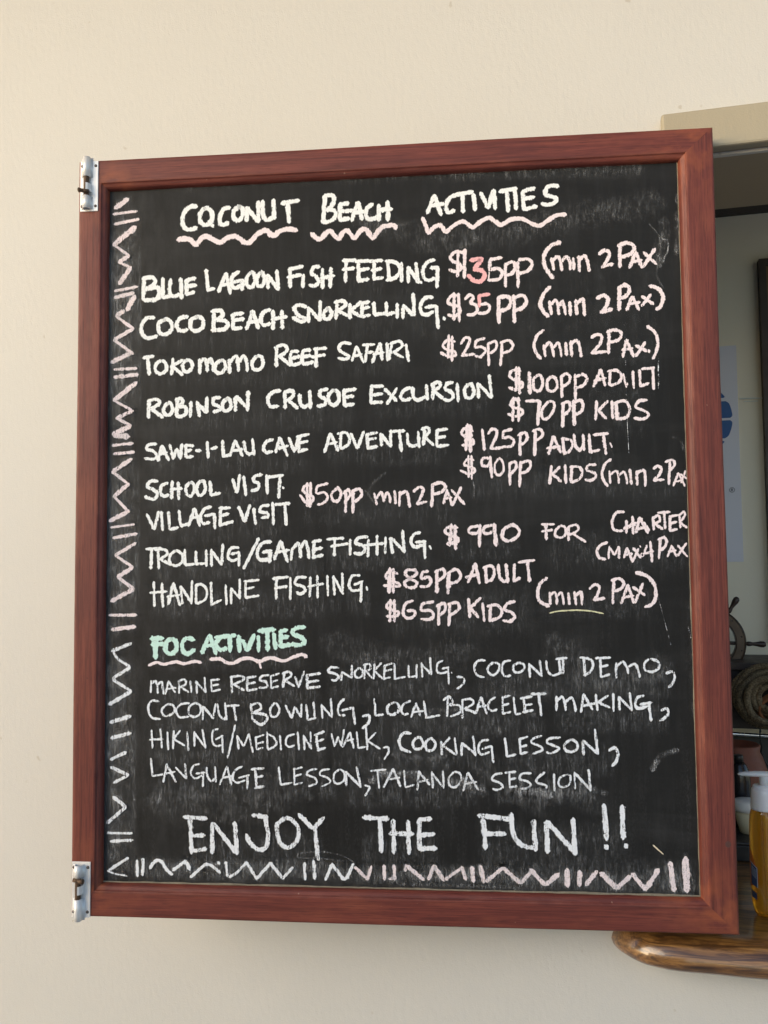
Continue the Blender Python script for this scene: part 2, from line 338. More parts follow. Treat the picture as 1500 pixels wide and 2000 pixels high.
# chalk strokes traced from the board: '# kind origin_x origin_y scale colour width density', then polylines (~ = curved, |w = own width)
TEXT = '''
# heading 200 340 3 white 25 0.94
~553,192 518,190 480,225 468,280 485,318 520,325 552,312
~598,200 572,235 578,285 612,298 640,270 640,225 615,198 600,202
622,275 648,310
~748,197 712,205 690,245 690,285 712,298 738,282
~805,187 772,215 768,255 795,272 822,245 820,205 800,187
845,275 848,195;845,195 915,280;915,280 915,160
~940,155 938,220 955,265 985,262 1012,245;1003,150 1008,262
1050,172 1150,155;1085,170 1095,285
# heading 600 340 3.75 white 30 0.94
~132,170 122,260 118,352;~115,175 150,155 190,160 195,200 170,245 140,265;~140,265 185,262 210,290 195,325 150,350 105,345
240,215 240,340;235,225 305,212;240,275 335,265;240,337 310,325
370,205 325,345;375,205 402,335;335,285 420,275
~480,220 440,250 430,300 450,330 490,325 515,310
525,225 525,340;590,200 592,340;515,265 620,255
# heading 800 340 2.679 white 21 0.94
130,110 92,205;130,110 165,215;108,165 180,155
~245,110 210,125 190,165 200,200 235,190
235,110 330,92;275,105 280,200
335,105 342,190
372,98 410,178;410,178 438,85;440,82 448,182
470,92 560,75;508,85 515,195
550,82 558,185
592,90 598,188;590,92 655,72;592,132 650,120;598,186 665,168
~778,65 745,60 715,75 712,108 745,118 768,130 758,150 725,160 690,155
# underline 200 340 3 pink 28 1.0
~440,385 480,380 515,385 550,410 580,375 610,365 650,385 690,400 730,375 770,365 800,375 835,400 870,395 905,355 945,332 970,335 1000,362 1040,335 1090,322 1140,330
# underline 600 340 3.75 pink 32 1.0
~30,435 90,478 140,430 175,420 210,460 235,472 260,430 295,415 330,455 350,465 390,415 430,405 465,455 485,465 540,395 590,378 635,376 650,402
# underline 800 340 2.679 pink 20 1.0
~68,228 85,270 100,305 125,280 160,268 190,300 230,270 280,248 330,278 370,250 415,230 450,250 480,265 530,238 590,235 640,260 680,270 720,245 770,215 818,212
# activity 200 340 3 white 22 0.94
245,620 238,735;~235,615 290,605 310,630 285,660 250,675|25;~250,675 320,665 335,700 310,735 240,738|26
355,610 352,725;352,725 400,715
~400,615 395,690 415,715 455,705;458,610 465,730
490,620 495,710;485,625 545,610;490,660 550,650;495,705 540,690
608,560 620,685;620,680 655,670
725,580 680,690;725,580 750,700;690,652 765,640
~800,572 762,600 757,650 780,667 820,645;770,632 828,622;825,620 818,680
~870,575 845,610 850,655 880,660 895,620 885,580 870,576
~930,575 905,610 910,650 935,655 950,620 940,580 930,576
970,670 968,590;968,590 1030,678;1030,678 1022,565
1100,555 1100,665;1090,560 1175,540;1085,605 1165,590
1178,590 1175,665
~1272,545 1240,545 1225,580 1250,600 1268,630 1245,655 1212,650
1290,555 1290,670;1340,550 1335,665;1280,610 1358,595
# activity 600 340 3.75 white 26 0.94
285,640 280,790;260,634 360,632;260,700 345,688
375,650 378,790;350,640 455,634;370,705 455,692;378,782 450,770
490,645 490,775;450,640 550,632;470,705 545,692;490,768 555,757
590,645 600,770;~575,637 650,650 680,700 650,755 580,778
690,650 690,790
740,680 740,795;740,680 815,795;815,795 795,650
828,788 836,796
~935,630 890,640 850,690 855,755 890,780 930,760;905,690 960,680;955,680 950,830
# price 600 340 3.75 pink 25 0.79
~1145,575 1085,572 1048,610 1070,640 1110,655 1130,690 1090,715 1040,700;1105,560 1100,752;1155,550 1150,762
1340,628 1334,705|24;1333,715 1328,780|10;1335,628 1425,612;~1335,702 1400,692 1430,725 1400,770 1325,778
# pricesalmon 600 340 3.75 salmon 29 1.0
~1195,632 1272,622 1265,640 1222,700;~1222,702 1275,705 1300,745 1270,785 1220,780 1178,738
# price 800 340 2.679 pink 18 0.79
500,470 502,590;~500,475 540,460 555,490 535,520 505,530
565,460 568,592;~570,450 620,445 640,470 620,505 575,520
~790,356 740,375 705,420 705,475 730,520 752,545|21
742,440 755,500;~745,458 775,432 790,460 797,505;~797,458 820,432 838,460 840,500
855,440 860,500
885,430 890,510;~885,452 915,428 930,455 940,510
~990,420 1020,400 1045,415 1030,455 1005,490;1005,484 1065,470
1100,375 1100,488|20;~1090,375 1140,360 1175,380 1160,415 1110,435|20
1185,405 1150,490;1185,410 1215,490;1155,462 1215,450
1225,410 1290,470;1285,390 1220,488
# activity 200 600 3 white 22 0.94
~305,62 260,65 230,110 235,160 270,182 320,168
~365,72 330,95 332,145 365,160 402,135 405,95 380,70 362,73
~500,55 460,65 435,95 445,130 475,140 498,130
~555,57 520,75 518,120 545,140 585,120 590,80 570,57 553,57
655,30 650,130;~640,25 690,20 705,45 680,70 655,75|24;~655,75 720,80 735,105 710,130 640,135|24
765,40 765,130;765,42 825,35;765,78 830,68;765,127 815,120
880,20 845,130;880,20 915,125;850,90 920,80
~985,15 945,30 928,75 945,105 985,95
1000,20 1000,130;1050,20 1055,125;990,72 1080,55
~1195,0 1165,-12 1130,-5 1128,20 1160,55 1192,68 1165,85 1115,60
# activity 600 340 3.75 white 26 0.94
10,975 10,1085;15,985 95,1075;95,1075 95,930
~150,985 120,1020 130,1060 165,1055 180,1015 160,985 148,988
220,950 210,1060;~200,942 260,930 285,955 250,985 215,1000;225,1000 300,1040
315,950 312,1060;395,935 320,1000;320,1000 390,1045
405,945 400,1045;400,947 455,935;395,987 455,975;400,1045 460,1032
490,940 490,1030;490,1030 570,1020
580,940 580,1030;580,1030 640,1015
660,950 658,1055
705,960 700,1055;705,960 775,1035;785,1035 775,875
~920,905 870,905 830,960 840,1020 880,1030 925,1005;865,977 945,965;945,965 960,1130
1000,1050 1006,1068
# price 600 340 3.75 pink 23 0.84
~1110,892 1060,890 1030,930 1050,955 1105,970 1120,1010 1080,1040 1030,1030;1075,870 1075,1070;1108,875 1115,1080
~1155,917 1190,885 1215,905 1190,945;~1190,945 1235,960 1245,1000 1215,1030 1172,1030
~1270,955 1320,952 1335,985 1310,1015 1250,1020
# pricesalmon 600 340 3.75 salmon 24 1.0
1335,880 1255,892;1260,890 1262,972
# price 800 340 2.679 pink 20 0.89
465,645 468,780;~460,650 510,640 530,670 510,705 470,715
545,635 548,775;~540,650 590,635 612,665 590,700 550,715
~735,590 700,630 685,680 700,720 728,745
732,665 742,735|16;~742,682 765,660 778,700 782,735|16;~785,690 800,665 810,700 815,735|16
838,670 842,740|17
870,660 875,735|18;~872,682 905,655 912,690 915,740|18
~980,650 1015,635 1038,655 1025,700 1000,725;1000,723 1060,706
1100,590 1095,712;~1090,600 1125,580 1150,600 1135,635 1105,650
1165,640 1135,712|16;1165,640 1200,712|16;1140,682 1205,670|16
1215,640 1275,680|17;1262,630 1215,690|17
~1255,585 1300,600 1325,640 1315,690 1290,708
# activity 200 600 3 white 20 0.94
240,297 300,287;265,295 275,395
~345,312 315,335 315,375 345,390 375,365 372,330 352,312
415,300 405,395;470,310 400,350;410,345 470,397
~490,310 470,340 480,375 510,375 528,345 515,312 490,311
570,305 572,388;~572,325 598,302 612,335 615,375;~615,330 635,305 648,340 650,375
~695,310 662,340 668,380 700,385 722,350 712,315 695,311
745,305 745,388;~745,325 782,287 795,330 797,375;~800,322 828,285 845,320 850,375
~905,285 880,320 885,360 920,365 942,330 930,290 905,286
1020,235 1020,348;~1010,237 1060,222 1085,245 1060,275 1025,290;1040,290 1105,342
~1150,260 1110,262 1102,300 1115,338 1165,325;1105,302 1160,287
~1220,252 1180,256 1170,295 1180,333 1235,320;1170,292 1220,282
1255,245 1252,352;1240,245 1312,240;1225,292 1305,280
# activity 600 620 3 white 16 0.94
~255,155 205,150 185,185 215,210 245,230 220,245 182,238|18
290,170 262,255;290,170 330,264;275,227 320,215
355,160 340,262;325,162 395,158;345,207 385,202
428,150 380,265|18;428,150 440,250|18;385,217 450,205
468,150 470,252|18
495,160 478,250;~485,155 540,140 557,165 530,190 490,208;510,207 562,235
578,158 595,258|18
# price 600 620 3 pink 16 0.89
~865,142 820,135 795,165 820,190 860,200 870,220 830,230 782,205;830,103 825,238;850,110 848,255
~900,155 925,120 950,125 945,160 910,222;905,224 980,215
1040,122 990,137;~990,135 985,175 1020,172 1045,195 1015,230 985,225
1060,150 1064,282;~1055,160 1100,140 1110,170 1090,200 1060,212
1142,145 1132,282;~1130,150 1180,135 1205,165 1185,195 1140,210
# price 880 600 3 pink 18 0.89
~545,135 505,170 490,225 505,275 530,302
545,220 555,290|15;~550,237 580,207 595,240 605,290|15;~605,237 630,207 642,240 650,290|15
675,208 680,282
705,200 710,288;~705,217 740,195 755,230 765,290
~825,180 855,160 885,170 875,215 830,267;825,268 915,260
928,150 925,272;~915,147 960,132 1000,150 985,190 930,207
1030,190 1010,292;1030,190 1072,290;1005,252 1065,240
1085,225 1148,258;1140,205 1085,288
~1150,112 1195,145 1215,200 1205,260 1185,302
1158,252 1164,264
# activity 200 600 3 white 21 0.94
275,545 270,648;~265,552 315,540 335,560 305,585 275,597;290,597 355,647
~385,562 360,590 365,625 395,630 412,600 400,564 385,562
440,535 435,640;~430,542 460,535 470,560 445,580;~445,580 485,585 490,620 465,640 435,640
520,555 515,642
555,555 570,640;555,560 610,618;610,618 614,528
~690,530 655,535 650,565 680,580 690,600 650,614
~730,537 705,565 712,605 745,600 755,565 740,537 728,538
780,525 780,608;785,522 850,590;850,605 855,492
~1045,490 995,500 970,540 985,580 1030,580
1070,500 1070,592;~1065,500 1110,490 1120,515 1095,540 1070,550;1085,542 1145,592
~1155,510 1160,560 1180,585 1212,570;1215,490 1218,592
~1320,480 1280,490 1275,520 1305,540 1305,570 1260,580
~1355,485 1325,515 1330,560 1360,575 1385,545 1380,500 1358,485
1415,490 1418,580;1410,492 1485,480;1412,532 1470,520;1418,578 1475,567
# activity 600 620 3 white 19 0.94
375,400 375,505;370,405 445,402;375,457 440,447;375,500 440,495
455,420 525,490;525,415 468,508
~605,410 565,430 548,465 570,485 608,475
~618,410 622,460 645,485 695,462;698,395 705,482
740,390 735,480;~725,397 765,378 780,400 745,432;745,432 795,475
~855,380 820,390 808,420 840,435 855,465 830,487 798,480
880,388 885,492
~945,392 922,420 930,465 960,470 978,435 962,394 945,393
1000,385 1005,472;1005,390 1080,470;1080,470 1066,338
# price 880 600 3 pink 18 0.79
~410,375 365,370 345,400 370,425 415,440 420,465 385,485 342,470|17;385,350 385,490|17;400,352 405,508|17
460,380 465,508|22
~510,397 485,425 490,480 520,490 540,450 530,405 512,396
~590,407 565,435 572,485 605,490 625,455 612,415 592,406
650,400 652,528;~645,407 680,390 700,410 690,445 655,467
730,395 732,540;~725,412 775,395 800,420 780,455 740,472
880,365 838,465;880,365 905,460;840,432 910,415
935,370 930,455;~920,377 970,370 1000,400 985,440 935,460
1012,390 1030,470|12;1035,445 1030,460|16
1068,375 1074,475
1106,368 1112,465;1112,464 1160,445
1120,362 1195,355;1185,360 1190,480
# price 880 600 3 pink 17 0.89
~405,547 370,540 350,570 375,590 415,600 420,625 380,640 337,625;368,528 365,668;398,530 398,668
440,550 520,550|19;522,550 510,690|21
~575,552 535,600 540,650 570,650 605,600 605,560 578,550
660,560 655,702;~650,567 690,555 700,590 680,620 655,632
720,545 725,692|20;~715,562 760,545 775,580 760,615 725,632|19
855,550 850,660;920,550 865,610;865,605 912,652
945,550 950,652
970,555 975,652|22;~960,562 1020,550 1050,595 1030,645 970,655
~1150,545 1105,550 1085,585 1130,605 1160,630 1130,655 1075,650
# activity 200 840 3 white 18 0.89
~318,82 275,85 260,110 300,125 320,150 300,170 248,165
350,90 325,182;350,90 390,178;335,142 380,130
395,85 415,168;415,168 437,110;437,110 458,168;458,168 467,82
490,85 490,162;485,88 535,93;490,125 522,115;490,160 532,155
548,120 576,120
615,68 620,162
638,110 672,100
705,62 710,157;705,155 748,145
778,60 748,152;778,62 822,152;760,122 822,112
~830,65 838,120 860,142 885,130;880,52 890,148
~1000,55 960,70 945,105 960,130 998,125|20
1040,42 1015,132;1042,45 1085,152;1015,112 1090,92
1092,45 1125,128;1125,125 1152,40
1155,35 1150,132;1140,40 1212,24;1150,77 1205,65;1150,127 1202,112
# activity 600 620 3 white 18 0.89
135,680 102,790;137,680 182,782;118,742 175,732
195,680 195,770;~180,682 225,675 250,710 235,750 195,770
256,680 295,768;295,765 332,668
350,680 355,770;345,687 410,675;350,717 405,707;355,766 410,757
430,680 435,752;430,682 490,757;490,755 490,660
495,667 572,665;540,665 552,785
~588,680 590,735 620,755 650,742;650,670 656,762
690,660 680,748;~670,657 705,645 715,670 690,702;690,702 740,748
760,660 760,757;755,662 822,655;760,707 812,697;760,757 828,747
# price 600 620 3 pink 17 0.89
~970,667 925,650 905,680 935,705 970,718 970,745 908,748;940,628 930,778|22;955,632 957,788|22
1026,657 1038,778
~1058,682 1085,655 1110,665 1105,700 1075,767;1075,769 1148,763
1200,655 1150,667;~1150,665 1148,705 1185,700 1210,725 1195,755 1145,757
1247,685 1247,808;~1235,692 1275,675 1290,705 1270,735 1245,747
1337,660 1332,808|19;~1320,667 1365,655 1380,685 1360,710 1335,722
# price 880 600 3 pink 18 0.84
602,755 575,862;602,755 645,852;565,827 640,815
658,770 665,862;~650,772 700,777 715,805 695,845 665,857
~722,745 732,810 757,838 778,805;776,748 782,838
812,745 818,852;818,850 872,836
838,748 922,740;895,745 910,862
935,795 945,822|10
# price 880 820 3 pink 17 0.84
~135,237 100,230 80,260 110,275 140,290 135,310 100,315 58,297|14;105,208 105,338|13;122,210 125,347|13
~225,227 190,225 185,265 215,270 235,242;232,215 242,340
~280,227 260,265 265,315 295,320 312,280 300,237 282,226|15
345,255 348,382;~340,262 375,245 385,275 365,305 345,312
410,245 405,392;~405,257 455,240 468,265 450,300 410,312
590,270 580,377;640,275 595,320;595,315 648,362
672,265 675,372
710,270 705,362;~700,277 750,275 772,310 750,350 705,367
~850,264 810,265 800,295 840,310 850,335 820,355 788,350
~940,230 905,260 888,310 895,350 920,388
930,300 935,372|14;~935,322 970,300 983,330 985,372|14;~990,322 1015,305 1030,340 1034,375|14
1050,290 1060,377
1090,300 1092,382;~1090,312 1130,295 1140,330 1140,388
~1188,287 1215,270 1235,290 1220,325 1190,352;1190,354 1248,350
1285,245 1278,378|16;~1258,247 1300,235 1310,265 1280,302|16
1335,310 1305,388|12;1335,312 1372,388|12;1312,364 1362,352|12
1348,318 1382,345|13;1376,298 1350,368|13
# activity 200 840 3 white 19 0.89
~325,300 285,300 265,330 300,350 325,375 300,405 250,390|21
~385,310 350,325 340,365 360,387 390,378
410,300 405,402;445,305 448,407;400,347 468,343
~515,307 490,335 495,375 520,385 540,350 530,312 515,308
~580,297 555,325 560,375 585,380 605,345 595,302 580,298
630,300 640,385;635,382 692,368
763,288 790,367;790,367 805,262
828,272 842,382
~937,262 895,270 885,300 915,312 910,345 872,357
963,265 968,372
973,277 1058,264;1042,268 1033,398
1058,333 1062,343|12
# activity 200 840 3 white 18 0.89
262,493 305,582;305,582 330,478
345,478 355,588
388,478 395,582;395,582 445,570
450,472 460,562;460,562 512,550
540,458 505,562;542,460 572,562;518,517 572,505
~640,450 600,462 575,510 590,547 628,540;600,502 660,492;655,490 660,577
695,450 690,562;685,457 748,456;690,502 742,490;690,557 768,535
798,448 835,537;835,537 866,438
888,458 898,552
~977,440 935,447 925,475 965,487 970,507 932,515
998,425 1003,552
1010,437 1098,430;1070,432 1078,557
# price 580 820 3 pink 17 0.89
~85,387 50,385 35,415 65,435 95,452 90,475 55,485 18,440|16;60,370 60,508|16;80,368 76,512|18
182,373 120,387|15;~120,385 115,430 160,425 180,455 160,485 122,497|15
~235,402 205,430 210,470 240,475 258,435 245,402 235,401
287,425 285,542;~272,432 300,410 315,435 290,472
328,410 328,545;~318,422 365,405 380,435 355,470 325,477
453,430 467,497|16;~465,462 492,425 505,455 510,480|15;~510,462 528,427 545,455 548,485|15
572,415 578,492|15
605,420 600,505|16;~605,437 640,420 653,460 660,512|18
~683,422 715,395 740,405 730,445 702,492;700,492 758,480
795,380 790,508|19;~788,382 840,368 870,390 850,420 800,437|19
880,410 858,492|16;880,412 910,502|16;860,462 908,455|16
905,410 982,495|17;962,395 910,502|17
# activity 200 840 3 white 16 0.89
256,697 347,692;290,695 285,812|18
328,700 332,812;~308,702 365,700 380,725 350,750 330,757;340,757 402,790
~430,707 400,730 395,775 430,795 465,775 470,735 445,709 430,708
483,700 485,790;485,790 542,785
548,710 550,785;545,785 610,780
610,703 610,797
640,700 640,797;640,707 700,790;700,787 706,668
~800,690 755,692 735,740 760,765 800,752;755,727 805,715;802,715 800,797
917,633 828,812|18
~990,655 940,662 908,715 925,760 985,755|21;940,717 990,705|20;985,710 980,777|20
1045,650 1008,757|20;1045,652 1087,772|20;1015,717 1095,702|18
1115,690 1105,762|16;~1115,702 1145,662 1158,700 1162,748|18;~1162,692 1188,652 1203,690 1212,752|18
1240,655 1235,752|20;1230,657 1282,645|20;1235,702 1288,690|18;1235,747 1292,732|20
# activity 580 820 3 white 16 0.89
222,702 220,797;175,700 275,693;198,742 300,725
312,700 312,792
~415,687 365,690 345,720 385,737 400,760 375,785 335,780|19
420,700 415,802;470,678 470,792;385,737 508,724
520,688 518,782
548,690 560,782|18;550,692 630,770|18;630,777 618,648|18
~722,660 685,672 668,715 690,745 735,732|18;695,717 755,712;747,712 750,812
776,738 786,757|12
# price 580 820 3 pink 18 0.84
~942,632 885,630 870,660 910,680 945,697 935,715 878,727;905,613 895,738|22;925,618 930,758|20
~1065,622 1015,632 1010,660 1050,665 1070,642;1072,615 1070,742|20
~1150,617 1100,627 1095,660 1130,665 1155,642;1155,610 1168,738|22
~1250,617 1210,645 1205,690 1240,710 1290,685 1300,645 1272,617 1250,617|20
# price 880 820 3 pink 15 0.89
558,615 560,702|18;533,612 607,612;535,654 597,645
~640,622 615,650 615,680 650,690 675,665 670,630 645,620
690,625 690,707;~690,627 735,615 750,640 720,665 690,672;715,667 792,716
~1017,540 970,545 945,600 960,645 1008,650|17
1030,590 1030,662|18;1065,567 1070,667|18;1015,637 1092,605|22
1108,572 1085,660|18;1110,575 1155,662|20;1095,640 1150,625|18;1130,600 1165,650|14
1185,575 1190,645;~1180,582 1215,560 1225,590 1195,612;1200,612 1242,640
1213,545 1285,540;1250,545 1257,637
1285,562 1285,652;1280,567 1332,558;1285,607 1325,598;1285,650 1327,640
1340,565 1345,632|13;~1335,562 1365,540 1370,565 1340,602|13;1345,602 1384,632|13
~917,718 875,737 858,770 870,805 907,817|17
930,742 925,812|14;930,747 960,792|13;960,792 985,742|13;985,742 987,812|14
1035,750 1015,807|15;1035,752 1062,825|15;1018,792 1065,785|15
1070,752 1112,808|15;1100,755 1065,832|15
1108,738 1113,746|10;~1122,780 1114,790 1120,802 1132,795 1126,781|6
1150,735 1133,782|13;1133,785 1188,770|13;1170,713 1180,832|16
1228,695 1220,812|16;~1215,702 1250,690 1265,715 1250,750 1222,767|16
1295,735 1270,802|13;1295,737 1322,800|13;1275,772 1320,765|13
1330,735 1387,802|13;1382,722 1330,797|13
# activity 200 1020 3 white 15 0.84
303,348 305,492;350,358 355,497;280,414 377,405
418,355 385,482|17;418,358 455,487|17;380,437 455,425
458,375 470,478|14;460,375 522,470;522,477 527,343
550,365 550,477;~545,370 585,365 612,400 605,450 555,477
638,350 640,492;640,482 698,455
722,368 728,482
755,385 755,477;755,387 805,442;805,447 805,333
840,345 840,442;830,347 918,338;835,392 888,380;840,442 917,430
1020,330 1018,448|18;1000,330 1090,320|18;1010,387 1082,375|18
1102,325 1102,452
~1195,322 1145,325 1130,360 1175,377 1190,400 1160,420 1138,410|18
1220,320 1215,437;1260,313 1262,442;1205,377 1297,360
1318,313 1322,432
1355,315 1360,427;1360,327 1410,420;1410,422 1405,298
# activity 580 1020 3 white 16 0.84
~370,312 325,315 305,365 325,400 372,395;335,367 385,345;378,345 375,467
408,378 413,399|12
# price 580 1020 3 pink 18 0.84
~590,302 545,285 520,320 555,345 590,357 595,375 508,370;545,270 540,412|22;565,272 565,412|22
~700,282 650,280 635,305 665,330 700,352 690,380 650,380 630,355 660,330 700,305 698,280
770,287 735,292;~735,290 730,330 770,320 785,345 765,375 722,376
820,290 820,412|20;~808,292 855,275 865,310 825,347
890,295 886,417|22;~880,302 930,275 960,310 940,345 890,362
1045,240 1003,352;1045,240 1070,358;988,322 1065,305
1105,260 1110,347;~1090,267 1140,255 1155,290 1145,330 1105,352
~1180,248 1188,320 1215,347 1235,330|20;1225,245 1235,352|20
1275,245 1270,347;1270,345 1307,325
1298,235 1392,223;1350,230 1362,347|20
~575,477 540,470 525,495 560,515 595,527 580,550 527,550;548,453 545,582;572,455 572,582
~680,460 640,475 622,520 640,560 680,555 690,520 645,518
800,465 735,477;~735,475 730,515 780,517 800,545 775,570 728,565
832,490 830,602;~818,492 860,475 870,510 835,547
897,475 890,605|20;~885,482 935,470 950,500 925,530 895,542
1005,448 1012,557;1077,443 1010,507;1020,505 1062,557
1088,473 1098,582|15
1135,490 1130,577;~1115,492 1170,485 1200,520 1180,560 1125,577
~1277,465 1235,475 1215,510 1260,530 1275,555 1250,580 1208,575
# price 880 980 3 pink 17 0.84
~565,445 525,480 510,540 525,585 577,612|20
580,530 585,602|15;~580,552 608,530 622,560 622,602|14;~625,552 648,532 658,560 662,602|14
690,533 695,602|15
725,528 735,602;~730,552 760,530 768,560 770,602
~815,510 845,485 870,500 860,545 838,577;840,576 902,565
955,460 950,597;~940,462 990,450 1015,480 995,510 950,527
1040,485 998,597;1040,487 1072,592;1005,562 1070,550
1068,500 1137,547;1127,478 1080,592
~1085,415 1150,435 1195,490 1200,560 1180,600 1140,617|22
# underlineyellow 880 980 3 yellow 8 0.9
~580,652 640,640 740,635 820,640 895,655
# free 200 1020 3 mint 25 1.0
307,680 312,797|28;285,682 357,680|28;290,717 362,710
~405,682 375,705 375,755 405,770 435,745 430,700 408,682
~537,690 495,680 470,710 475,755 505,770 542,745
630,660 583,767|23;630,660 667,772|23;600,727 665,715|20
~735,667 690,677 665,715 690,745 730,737
660,674 782,662|20;745,665 750,757
800,665 805,757
820,690 850,752;850,752 890,658
915,665 915,757|20
915,637 1012,627;965,637 970,752
1005,650 1015,742|22
1045,640 1045,732;1040,642 1082,630;1045,682 1088,667;1045,727 1102,717
~1187,615 1135,620 1115,650 1160,672 1185,700 1150,720 1108,712
# underline 200 1020 3 pink 16 1.0
~272,838 320,820 360,832 430,818 480,828 540,815 580,822
~632,803 690,800 730,822 770,825 820,800 870,798 920,815 960,800 1000,795 1060,812 1120,790 1170,775 1198,790|19
~915,812 922,830 930,855|12
# offer 200 1280 3 pale 13 0.64
287,148 285,217;~285,167 312,150 322,185 325,222;~325,172 348,155 355,190 360,227
390,150 370,227;390,150 427,217;375,197 432,190
450,150 450,222;~445,152 480,140 490,165 455,187;465,187 507,215
517,150 521,217
550,150 555,222;550,152 605,215;605,217 600,128
640,145 640,212;635,145 687,140;640,177 682,170;640,212 692,200
757,122 760,217|15;~750,127 810,120 830,140 765,172|15;775,172 832,205|15
850,130 850,207|15;845,132 902,122|15;850,167 897,158|15;850,207 907,195|15
~977,115 935,122 925,145 960,155 965,185 918,190|15
990,120 990,192;985,122 1037,105;985,157 1027,145;990,192 1032,180
1065,105 1060,187|15;~1055,107 1095,95 1105,120 1065,147|15;1070,147 1127,180|15
1130,125 1150,187|15;1150,187 1182,93|15
1200,110 1200,192|17;1195,117 1277,105|17;1200,157 1267,147|16;1200,192 1277,182|17
# offer 580 1260 3 pale 13 0.67
~245,132 200,130 185,155 225,167 245,185 225,207 203,202|15
265,155 260,207;265,157 320,190;322,192 322,118
~365,132 340,157 345,185 375,187 385,150 365,132
400,108 395,197;~390,117 425,110 430,140 400,152;405,152 440,192
455,110 450,197;497,103 450,150;455,150 502,197
515,115 510,202;510,122 562,105;510,152 557,142;510,197 547,187
570,108 575,197;570,197 635,185
653,118 655,187;655,187 702,180
702,113 700,192
730,103 735,187;730,112 787,170;787,172 780,73
~857,90 825,107 820,150 845,165 882,155;850,137 892,130;887,135 890,227
905,158 908,164|8
~938,185 970,190 980,212 960,240 938,254|14
# offer 880 1260 3 pale 15 0.69
~202,90 160,92 140,130 155,175 197,187
~255,102 225,120 220,155 250,175 280,150 285,115 258,102
~352,90 310,102 300,150 320,182 352,177
~400,102 370,120 370,150 400,160 430,140 430,115 402,101
460,108 465,187;465,115 535,180;535,182 522,88
~560,92 568,150 600,177 642,162;635,88 645,167
617,82 682,75;660,80 660,167
780,75 787,182;~758,72 815,82 835,115 815,157 780,177
877,80 880,187;848,76 937,72;875,127 922,118;880,187 932,170
970,105 970,192;~970,127 1008,97 1032,130 1040,165;~1040,127 1078,110 1098,145 1108,187
~1160,82 1135,107 1140,145 1185,155 1220,130 1215,97 1172,79|17
~1262,165 1300,155 1312,187 1300,220 1280,247|18
# offer 200 1280 3 pale 14 0.67
~332,270 290,267 270,310 290,362 342,372
~380,287 350,315 360,350 395,350 425,325 415,292 383,285
~512,280 460,287 435,325 455,362 507,357
~545,277 510,302 510,345 545,360 575,335 575,297 548,276
590,298 590,377;595,300 650,370;650,372 665,283
~675,285 685,345 712,372 725,360;720,278 730,377
728,296 802,292;770,295 785,382
870,283 880,377;~870,292 915,280 930,310 885,337|16;~885,337 955,347 965,377 930,405 885,377|16
~1010,277 985,312 990,355 1020,355 1040,317 1018,278
1073,292 1110,367;1110,367 1127,300;1127,300 1165,362;1165,362 1167,285
1195,288 1205,377;1205,377 1252,365
1238,273 1245,372
1285,288 1290,367;1285,292 1345,360;1345,362 1340,253
~1417,255 1385,292 1385,345 1422,350|16;1400,322 1472,305|16;1467,300 1480,402|16
# offer 580 1260 3 pale 14 0.67
~385,417 420,410 425,442 405,470 383,486|17
453,313 460,412;460,412 507,405
~560,337 530,362 535,400 570,405 600,377 590,342 562,337|16
~667,325 625,347 612,385 630,405 652,400
700,338 668,422;700,340 722,412;680,392 742,385
743,328 760,427;755,426 838,410
885,310 880,417;~858,322 890,300 912,330 890,352;~895,352 950,352 955,392 900,417
970,318 970,427;~965,322 1020,315 1030,345 980,372;985,372 1052,397|17
1080,303 1048,397|16;1080,305 1112,402|16;1058,362 1122,350|15
~1162,305 1130,327 1120,365 1145,385 1172,375
1205,300 1205,402;1200,307 1247,295;1205,352 1242,342;1205,402 1252,390
1268,305 1280,402;1280,405 1312,400
1330,310 1335,397|16;1308,312 1377,300|16;1330,352 1377,345|15;1323,392 1382,380|16
1373,286 1458,284|17;1415,285 1432,412|18
# offer 880 1260 3 pale 16 0.69
620,300 620,382;~620,332 652,302 668,335 675,382;~675,332 708,307 725,345 732,387
780,285 763,392;780,290 832,377;765,357 847,340
850,288 860,382;922,295 860,337;865,335 932,365
952,283 955,387
985,300 990,382;985,302 1060,380;1060,382 1048,278
~1132,295 1095,307 1080,345 1100,370 1152,357|17;1110,347 1177,335|17;1160,340 1175,442|18
~1235,382 1265,370 1275,397 1255,425 1225,440|18
# offer 200 1280 3 pale 13 0.67
290,438 295,542;342,428 350,542;278,492 357,490
382,448 388,552
420,440 415,547;457,440 415,492;420,490 482,527
498,448 505,557
540,445 540,532;540,452 605,540;605,542 588,433
~680,430 650,442 645,500 665,530 697,525;665,492 707,470;705,480 708,572
780,408 735,600
790,470 800,547;790,470 827,530;830,530 860,460;860,460 882,567
900,480 905,547;895,482 947,465;905,517 947,505;905,550 942,540
965,448 970,547;~960,457 1005,480 1020,522 972,552
1040,468 1048,552
~1127,460 1085,477 1075,515 1095,535 1127,525
1145,448 1152,552
1180,468 1185,552;1180,470 1225,545;1225,547 1220,448
1255,465 1265,557|16;1243,467 1302,445|15;1250,507 1297,490|14;1260,557 1307,540|15
# offer 580 1260 3 pale 13 0.67
203,518 220,592;220,592 242,535;242,535 262,592;262,592 277,493
312,510 268,597;312,510 332,602;283,562 332,550
350,508 360,602;360,602 402,595
405,480 412,612;462,513 415,560;415,560 487,607
~508,600 535,597 537,625 513,667
~667,517 625,515 600,557 615,605 667,627|19
~700,542 680,572 690,605 725,605 740,577 722,542 702,541|17
~775,547 752,577 765,615 800,610 812,577 792,548 777,546|17
845,563 850,642|15;897,538 850,592|15;860,590 932,642|15
925,543 935,637
965,573 965,647|15;965,572 1045,635|15;1045,647 1032,533|15
